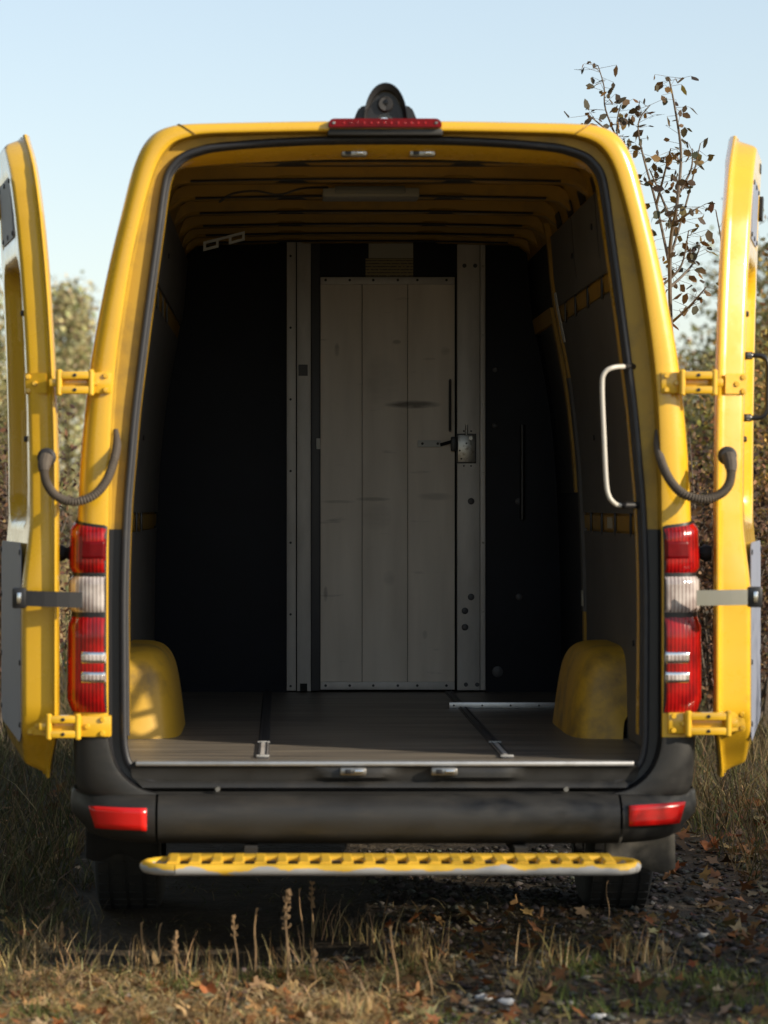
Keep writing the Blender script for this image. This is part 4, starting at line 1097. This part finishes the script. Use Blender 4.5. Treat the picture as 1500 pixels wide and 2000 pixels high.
def litter(name, label, N, reg, size, keep=None, tone=1.0):
    b = scatter(N, *reg, keep=keep); n = len(b); sz = rng.uniform(0.5, 1.25, n)*size; a = rng.random(n)*6.283
    ta = rng.standard_normal(n)*0.4; tb = rng.standard_normal(n)*0.4; cu = rng.uniform(-0.4, 0.9, n)
    ks = []
    for k in range(14):
        t = 2*math.pi*k/14; lob = 0.72+0.28*np.cos(5*t+0.4)
        x = sz*0.5*lob*np.cos(t); y = sz*0.4*lob*np.sin(t)
        z = cu*(x*x*1.3-y*y)/sz+x*ta+y*tb+sz*0.12+0.016
        ks.append(np.stack([b[:, 0]+x*np.cos(a)-y*np.sin(a), b[:, 1]+x*np.sin(a)+y*np.cos(a), b[:, 2]+z], 1))
    o = fast_mesh(name, np.stack(ks, 1), 14, [tuple(range(14))], palette(n, LEAFC, 0.3)*tone, 'leaf_col')
    return tag(o, label, 'leaves', kind='stuff')
litter('leaf_litter', 'scattered brown leaf litter on the sunlit foreground', 1300, (-2.2, 0.1, -1.7, -0.1), 0.055)
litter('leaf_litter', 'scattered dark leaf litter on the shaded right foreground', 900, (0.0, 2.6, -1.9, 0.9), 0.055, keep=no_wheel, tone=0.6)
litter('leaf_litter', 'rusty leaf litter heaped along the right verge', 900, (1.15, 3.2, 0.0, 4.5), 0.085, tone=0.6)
litter('leaf_litter', 'leaf litter on the dark ground along the left verge', 400, (-3.2, -1.1, -0.2, 5), 0.08)
# gravel -------------------------------------------------------------
def pebbles(name, label, N, reg, size, cols, keep=None):
    b = scatter(N, *reg, keep=keep); n = len(b)
    ico = [(0, 0, 1), (.9, 0, .3), (.28, .85, .3), (-.72, .53, .3), (-.72, -.53, .3), (.28, -.85, .3), (0, 0, -.5)]
    s = (size*(0.3+rng.random(n)**2*1.3))[:, None]; a = rng.random(n)*6.28
    ks = []
    for v in ico:
        q = np.array(v)[None]*(1+0.25*rng.standard_normal((n, 3)))*np.array([1, 0.75, 0.6])[None]*s
        x = q[:, 0]*np.cos(a)-q[:, 1]*np.sin(a); y = q[:, 0]*np.sin(a)+q[:, 1]*np.cos(a)
        ks.append(np.stack([b[:, 0]+x, b[:, 1]+y, b[:, 2]+q[:, 2]+s[:, 0]*0.15], 1))
    F = [(0, 1, 2), (0, 2, 3), (0, 3, 4), (0, 4, 5), (0, 5, 1), (6, 2, 1), (6, 3, 2), (6, 4, 3), (6, 5, 4), (6, 1, 5)]
    o = fast_mesh(name, np.stack(ks, 1), 7, F, palette(n, cols, 0.25), 'stone_col')
    return tag(o, label, 'gravel', kind='stuff')
pebbles('gravel', 'small grey gravel pressed into the track on the right', 9000, (0.0, 2.4, -1.9, 3.0), 0.016, [(0.06, 0.054, 0.048), (0.11, 0.10, 0.09), (0.04, 0.034, 0.03)])
pebbles('gravel', 'fine stones between the straw in the left foreground', 3000, (-2.2, 0.1, -1.8, 0.2), 0.013, [(0.12, 0.1, 0.08), (0.2, 0.18, 0.15)])
def stone(px, py, sz, c, lab):
    g = G(px, py); bm = bmesh.new(); bmesh.ops.create_icosphere(bm, subdivisions=2, radius=1)
    for v in bm.verts: v.co = Vector((v.co.x*sz*(1+.25*math.sin(5*v.co.y+px)), v.co.y*sz*.7*(1+.2*math.sin(4*v.co.x)), v.co.z*sz*.5*(1+.2*math.sin(6*v.co.x+py))))
    n = 'stone_paint_%d' % px; mat(n, c, 0.85, noise=(40, tuple(x*0.7 for x in c), 0.4, 0.7))
    o = frombm('stone', bm, n, None, 60); o.location = (g.x, g.y, gz(g.x, g.y)+sz*0.3); tag(o, lab, 'stone', 'pale stones in the track')
stone(403, 1903, 0.028, (0.6, 0.56, 0.48), 'white stone lit by the sun beside the straw on the left')
stone(945, 1955, 0.024, (0.45, 0.45, 0.45), 'round white stone in the shade at the bottom centre')
stone(988, 1965, 0.024, (0.42, 0.43, 0.45), 'longish white stone just right of the round white one')
stone(1375, 1852, 0.022, (0.40, 0.39, 0.37), 'small pale stone among leaves at the right')
stone(1170, 1990, 0.022, (0.40, 0.41, 0.43), 'pale stone at the bottom edge right of centre')
# dry stalks ---------------------------------------------------------
def stalk(px, py, top, r, lab, seed=False, bend=0.0, height=None):
    g = G(px, py); z0 = gz(g.x, g.y); Y = g.y; zt = PZ(top, Y)
    root = link(bpy.data.objects.new('weed_stalk', None)); root.location = (g.x, g.y, z0)
    tag(root, lab, 'weed', 'dead weed stalks in front of the van')
    H = zt-z0; rd = random.Random(px)
    pts = spline([(0, 0, -0.01), (bend*0.2*H+0.004, 0, H*0.35), (bend*0.5*H-0.003, 0.01, H*0.7), (bend*H, 0.0, H)], 4)
    V, F = tube_data(pts, [r*(1-0.45*i/len(pts)) for i in range(len(pts))], 6)
    mk('stem', V, F, 'stalk', root, 60)
    if seed:
        items = []
        for k in range(46 if seed > 1 else 22):
            q = rd.uniform(0.62, 1.0); i = int(q*(len(pts)-1)); c = pts[i]; a = rd.uniform(0, 6.28); R_ = rd.uniform(0.3, 1)*(0.016 if seed > 1 else 0.011)
            e = c+Vector((math.cos(a)*R_, math.sin(a)*R_, rd.uniform(0, 0.015)))
            items.append(tube_data([c, e, e+Vector((0, 0, 0.006))], [0.0008, 0.0036, 0.001], 5))
        V, F = merge_data(items); mk('seed_head', V, F, 'stalk', root, 60)
    else:
        V, F = tube_data([pts[-2], pts[-2]+Vector((0.006, 0, 0.012))], [r*0.7, r*0.4], 5); mk('side_twig', V, F, 'stalk', root)
for a in [(560, 1925, 1738, .0048, 'tallest dead stalk, with a fluffy brown seed head, left of the middle', 2, .0),
          (496, 1905, 1773, .0045, 'straight bare stalk just left of the tallest seed head', 0, .04),
          (463, 1908, 1790, .0035, 'thin stalk with a few seeds left of the straight bare one', 1, -.05),
          (281, 1890, 1802, .0045, 'thick short stalk, left one of the short pair on the left', 0, -.05),
          (309, 1880, 1805, .0040, 'thick short stalk, right one of the short pair on the left', 0, .05),
          (263, 1885, 1828, .0030, 'shortest stalk, just left of the short pair', 0, .0),
          (342, 1920, 1825, .0030, 'small seeding stalk right of the short pair', 1, .02),
          (592, 1868, 1735, .0028, 'thin dark stalk just right of the tallest seed head', 0, -.06),
          (610, 1860, 1722, .0026, 'slender dark stalk second to the right of the tallest seed head', 1, .0),
          (613, 1925, 1860, .0026, 'little seeding stalk below the slender dark one', 1, .05),
          (776, 1945, 1808, .0040, 'leaning orange stalk below the middle of the step', 0, -.10),
          (843, 1948, 1860, .0036, 'bent grass stalk right of the leaning orange one', 0, -.18),
          (1188, 1815, 1722, .0026, 'single yellow stalk standing before the right tyre', 0, -.03),
          (45, 1860, 1818, .0040, 'short stalk near the left edge in the straw', 0, .05),
          (118, 1868, 1808, .0028, 'thin seeding stalk left of the shortest one', 1, .06),
          (648, 1850, 1790, .0026, 'faint thin stalk in the dark under the middle of the van', 0, .05)]: stalk(*a)

# shrubs and trees ----------------------------------------------------
def branchy(H, spread, nst, sub, seed, r0=0.012, up=1.0):
    """stems with side twigs: returns tube items and twig points"""
    rd = random.Random(seed); items = []; tips = []
    for k in range(nst):
        a = rd.uniform(0, 6.283); h = H*rd.uniform(0.65, 1.0); s = spread*rd.uniform(0.2, 1.0)
        base = Vector((rd.uniform(-.12, .12), rd.uniform(-.12, .12), -0.03))
        pts = spline([base, Vector((math.cos(a)*s*.25, math.sin(a)*s*.25, h*.35)), Vector((math.cos(a)*s*.6+rd.uniform(-.1, .1), math.sin(a)*s*.6, h*.7)), Vector((math.cos(a)*s, math.sin(a)*s, h))], 4)
        items.append(tube_data(pts, [r0*(1-0.8*i/len(pts))+0.0015 for i in range(len(pts))], 5))
        for j in range(sub):
            q = rd.uniform(0.25, 0.98); i = int(q*(len(pts)-1)); c = pts[i]; b = rd.uniform(0, 6.283); L = H*rd.uniform(0.1, 0.28)*(1.15-q*0.6)
            e = c+Vector((math.cos(b)*L, math.sin(b)*L, L*rd.uniform(0.2, 1.1)*up)); mid = (c+e)/2+Vector((0, 0, -L*0.05))
            items.append(tube_data([c, mid, e], [r0*0.35, r0*0.25, 0.0015], 4))
            for t in np.linspace(0.15, 1, 7): tips.append(c+(e-c)*t)
        for t in range(len(pts)//2, len(pts)): tips.append(pts[t])
    return items, tips
def shrub_proto(H, spread, nst, sub, seed, nleaf, lsize, cols, w=None, jit=0.07, r0=0.012):
    items, tips = branchy(H, spread, nst, sub, seed, r0)
    root = link(bpy.data.objects.new('shrub', None))
    V, F = merge_data(items); mk('stems', V, F, 'bark', root)
    T = np.array([tuple(t) for t in tips]); C = T[rng.integers(0, len(T), nleaf)]+rng.standard_normal((nleaf, 3))*jit
    C = C[C[:, 2] > 0.05]
    leaf_cloud('foliage', C, lsize, palette(len(C), cols, 0.28, w), parent=root)
    return root
def copy_thing(root, loc, rz, sc, name=None):
    r = root.copy(); COL.objects.link(r); r.location = loc; r.rotation_euler = (0, 0, rz); r.scale = (sc,)*3
    for ch in root.children:
        c = ch.copy(); COL.objects.link(c); c.parent = r
    return r
OLIVE = [(0.16, 0.15, 0.05), (0.22, 0.18, 0.06), (0.11, 0.11, 0.04), (0.27, 0.20, 0.07)]
BROWN = [(0.13, 0.075, 0.04), (0.09, 0.05, 0.035), (0.18, 0.10, 0.05), (0.06, 0.04, 0.03)]
YELGR = [(0.38, 0.27, 0.06), (0.24, 0.18, 0.055), (0.42, 0.24, 0.07), (0.14, 0.11, 0.04), (0.22, 0.11, 0.045)]
pA = shrub_proto(3.2, 1.3, 16, 14, 1, 11000, 0.048, YELGR, jit=0.09)
pB = shrub_proto(2.4, 1.1, 16, 13, 2, 8500, 0.042, BROWN, jit=0.09)
pC = shrub_proto(3.4, 1.2, 15, 14, 3, 12000, 0.045, OLIVE, jit=0.10)
shr = [(pA, (2.75, 9.0), 0.3, 0.85, 'yellow leaved shrub behind the right door, nearest the van'),
       (pA, (4.6, 12.5), 2.0, 1.10, 'tall yellow and olive shrub at the right edge behind the open door'),
       (pC, (3.3, 14.5), 1.0, 0.78, 'olive green shrub behind the yellow one at the right'),
       (pB, (2.2, 7.2), 4.0, 0.78, 'low dark brown bush between the van and the right door'),
       (pB, (3.9, 7.5), 2.6, 0.9, 'brown leafless looking bush low at the right edge'),
       (pB, (-2.75, 10.5), 0.5, 0.95, 'red brown bush seen left of the left door'),
       (pC, (-2.95, 16.5), 3.3, 0.78, 'green bush in the gap between the left door and the van'),
       (pB, (-1.95, 7.6), 5.0, 0.72, 'low brown bush in the gap behind the left cable hose'),
       (pA, (-4.4, 15.0), 1.2, 0.85, 'yellowish bush at the left edge beyond the door'),
       (pC, (-4.9, 21.0), 1.7, 1.2, 'pale olive thicket far left under the conical tree')]
used = set()
for pr, (x, y), rz, sc, lab in shr:
    if id(pr) in used: o = copy_thing(pr, (x, y, 0), rz, sc)
    else: used.add(id(pr)); o = pr; o.location = (x, y, 0); o.rotation_euler = (0, 0, rz); o.scale = (sc,)*3
    tag(o, lab, 'shrub', 'shrubs beyond the van')
# bushes right of the photographer that shade the lower right of the picture
s_ = Vector((AZ[0], AZ[1], 0)).normalized(); p_ = Vector((-s_.y, s_.x, 0))
for k, (t, u, sw, sc, rz, lab) in enumerate([(5.0, -0.10, 0.42, 1.00, 0.4, 'narrow brown bush right of the picture, nearest the photographer'),
                                    (5.4, 0.45, 0.60, 1.04, 2.9, 'brown bush right of the picture, second from the photographer'),
                                    (5.2, 1.15, 0.70, 1.13, 2.2, 'brown bush right of the picture, beside the van bumper'),
                                    (5.0, 2.0, 0.9, 1.18, 3.9, 'brown bush right of the picture, level with the rear wheel'),
                                    (5.6, 2.9, 1.1, 1.2, 1.9, 'brown bush right of the picture, just ahead of the rear wheel'),
                                    (4.8, 4.0, 1.1, 1.2, 5.1, 'brown bush right of the picture, farthest along the van'),
                                    (3.6, 0.55, 0.5, 0.70, 5.8, 'low brown bush right of the picture, in front of the taller ones')]):
    q = s_*t+p_*u; o = copy_thing(pB, (q.x, q.y, 0), rz, sc); o.scale = (sw, sw, sc); tag(o, lab, 'shrub', 'bushes right of the picture')
# sapling with sparse dark leaves behind the right rear pillar
def sapling():
    Y = 3.6; g = Vector((PX(1325, Y), Y, 0)); root = link(bpy.data.objects.new('sapling', None)); root.location = g
    tag(root, 'slender sapling with sparse dark leaves rising behind the right roof corner', 'sapling')
    rd = random.Random(5); items = []; C = []
    def pt(px, py, dy=0): v = Vector(P(px, py, Y+dy)); return v-g
    stems = [[(1325, 1560, 0), (1318, 900, .1), (1308, 520, .0), (1322, 400, -.1), (1330, 300, 0), (1318, 210, .05), (1306, 150, .1)],
             [(1318, 900, .1), (1290, 600, .4), (1245, 420, .5), (1215, 300, .5), (1183, 215, .4), (1180, 170, .4), (1168, 128, .4)],
             [(1308, 520, 0), (1282, 400, .2), (1255, 300, .3), (1247, 240, .3), (1270, 205, .3)],
             [(1310, 500, 0), (1345, 380, .2), (1368, 280, .3)], [(1316, 440, 0), (1340, 420, -.2), (1365, 405, -.2)],
             [(1310, 560, .1), (1350, 520, .3), (1368, 480, .3)], [(1245, 420, .5), (1215, 350, .6), (1205, 250, .6), (1212, 205, .6)], [(1290, 600, .4), (1255, 520, .2), (1235, 470, .2)],
             [(1300, 640, .2), (1345, 600, 0), (1380, 560, -.1)], [(1282, 400, .2), (1300, 330, .1), (1310, 290, 0)], [(1215, 300, .5), (1190, 260, .5), (1150, 225, .5)],
             [(1318, 450, 0), (1290, 380, .1), (1268, 330, .1)], [(1325, 380, 0), (1350, 330, .1), (1352, 290, .1)], [(1290, 560, .2), (1330, 520, .2), (1345, 450, .2)], [(1410, 640, .3), (1415, 520, .3), (1398, 410, .3)]]
    for k, st in enumerate(stems):
        pts = spline([pt(*q) for q in st], 5); r0 = 0.011 if k == 0 else 0.006
        items.append(tube_data(pts, [r0*(1-0.85*i/len(pts))+0.0012 for i in range(len(pts))], 6))
        lo = int(len(pts)*(0.42 if k == 0 else 0.3 if k == 1 else 0.15))
        for i in range(lo, len(pts)):
            for j in range(rd.choice((1, 2, 3, 3) if k < 14 else (0, 1, 1))):
                a = rd.uniform(0, 6.28); L = rd.uniform(0.02, 0.10)
                e = pts[i]+Vector((math.cos(a)*L, math.sin(a)*L, rd.uniform(-.03, .05)))
                items.append(tube_data([pts[i], e], [0.0012, 0.0008], 3)); C.append(e)
    V, F = merge_data(items); mk('trunk', V, F, 'bark', root)
    C = np.array([tuple(c) for c in C])
    leaf_cloud('crown', C, 0.044, palette(len(C), [(0.07, 0.055, 0.035), (0.10, 0.065, 0.03), (0.15, 0.09, 0.03), (0.05, 0.045, 0.03)], 0.2), parent=root, droop=0.6)
sapling()
def tree_proto(H, R, kind, nleaf, lsize, cols, seed, trunk=0.12):
    rd = random.Random(seed); root = link(bpy.data.objects.new('tree', None)); items = []
    items.append(tube_data([(0, 0, -0.1), (0.05, 0, H*.3), (-.05, .05, H*.65), (0, 0, H*.95)], [trunk, trunk*.8, trunk*.45, trunk*.1], 8))
    cl = []
    for k in range(70):
        q = rd.random(); a = rd.uniform(0, 6.283)
        if kind == 'cone': z = H*(0.12+0.86*q); rr_ = R*(1-q)**0.8*rd.uniform(0.3, 1)
        else: z = H*(0.25+0.72*q); rr_ = R*math.sqrt(max(0.02, 1-((q-0.45)/0.58)**2))*rd.uniform(0.25, 1)
        c = Vector((math.cos(a)*rr_, math.sin(a)*rr_, z)); cl.append(c)
        if k % 2 == 0: items.append(tube_data([(0, 0, max(0.3, z-rr_*0.6)), c*0.6+Vector((0, 0, z*0.35)), c], [trunk*.3, trunk*.18, 0.01], 5))
    V, F = merge_data(items); mk('trunk', V, F, 'bark', root)
    T = np.array([tuple(c) for c in cl]); C = T[rng.integers(0, len(T), nleaf)]+rng.standard_normal((nleaf, 3))*R*np.array([0.17, 0.17, 0.13])
    C = C[C[:, 2] > 0.2]
    leaf_cloud('crown', C, lsize, palette(len(C), cols, 0.25), parent=root); return root
tcone = tree_proto(7.0, 1.9, 'cone', 13000, 0.13, [(0.44, 0.40, 0.20), (0.36, 0.33, 0.16), (0.48, 0.42, 0.22)], 11)  # leaf colours paled to stand for distance haze
tround = tree_proto(6.5, 2.6, 'round', 13000, 0.13, [(0.22, 0.21, 0.08), (0.28, 0.23, 0.09), (0.17, 0.17, 0.07)], 12)
torange = tree_proto(6.0, 2.4, 'round', 12000, 0.13, [(0.34, 0.15, 0.05), (0.26, 0.15, 0.06), (0.38, 0.22, 0.08)], 13)
trees = [(tcone, (-5.35, 55), .2, 0.92, 'pale yellow green conical tree far off left of the van'),
         (tcone, (-8.3, 62), 1.2, 1.05, 'second pale conical tree at the left edge far behind'),
         (tround, (-6.6, 42), .7, 0.72, 'round olive tree low behind the left door'),
         (tround, (9.6, 44), .3, 0.98, 'green and gold tree at the far right edge'),
         (torange, (9.2, 66), 2.0, 1.02, 'orange autumn tree far off between the sapling and the right door'),
         (tround, (7.4, 36), 2.9, 0.62, 'low green tree behind the right door'),
         (torange, (13.2, 60), .9, 1.1, 'russet autumn tree far off beyond the right door')]
used = set()
for pr, (x, y), rz, sc, lab in trees:
    if id(pr) in used: o = copy_thing(pr, (x, y, 0), rz, sc)
    else: used.add(id(pr)); o = pr; o.location = (x, y, 0); o.rotation_euler = (0, 0, rz); o.scale = (sc,)*3
    tag(o, lab, 'tree', 'trees far behind the van')
# unseen trees added along the left to cut the sky light
for k, (x, y, sc) in enumerate([(-8.5, -8, 1.25), (-8.0, -3, 1.35), (-8.4, 2.0, 1.25), (-8.2, 7, 1.3)]):
    o = copy_thing(tround, (x, y, 0), k*1.7+.4, sc)
    tag(o, 'unseen tree added left of the picture to cut sky light, %s from the photographer' % ('first', 'second', 'third', 'fourth')[k], 'tree', 'unseen trees added left of the picture')
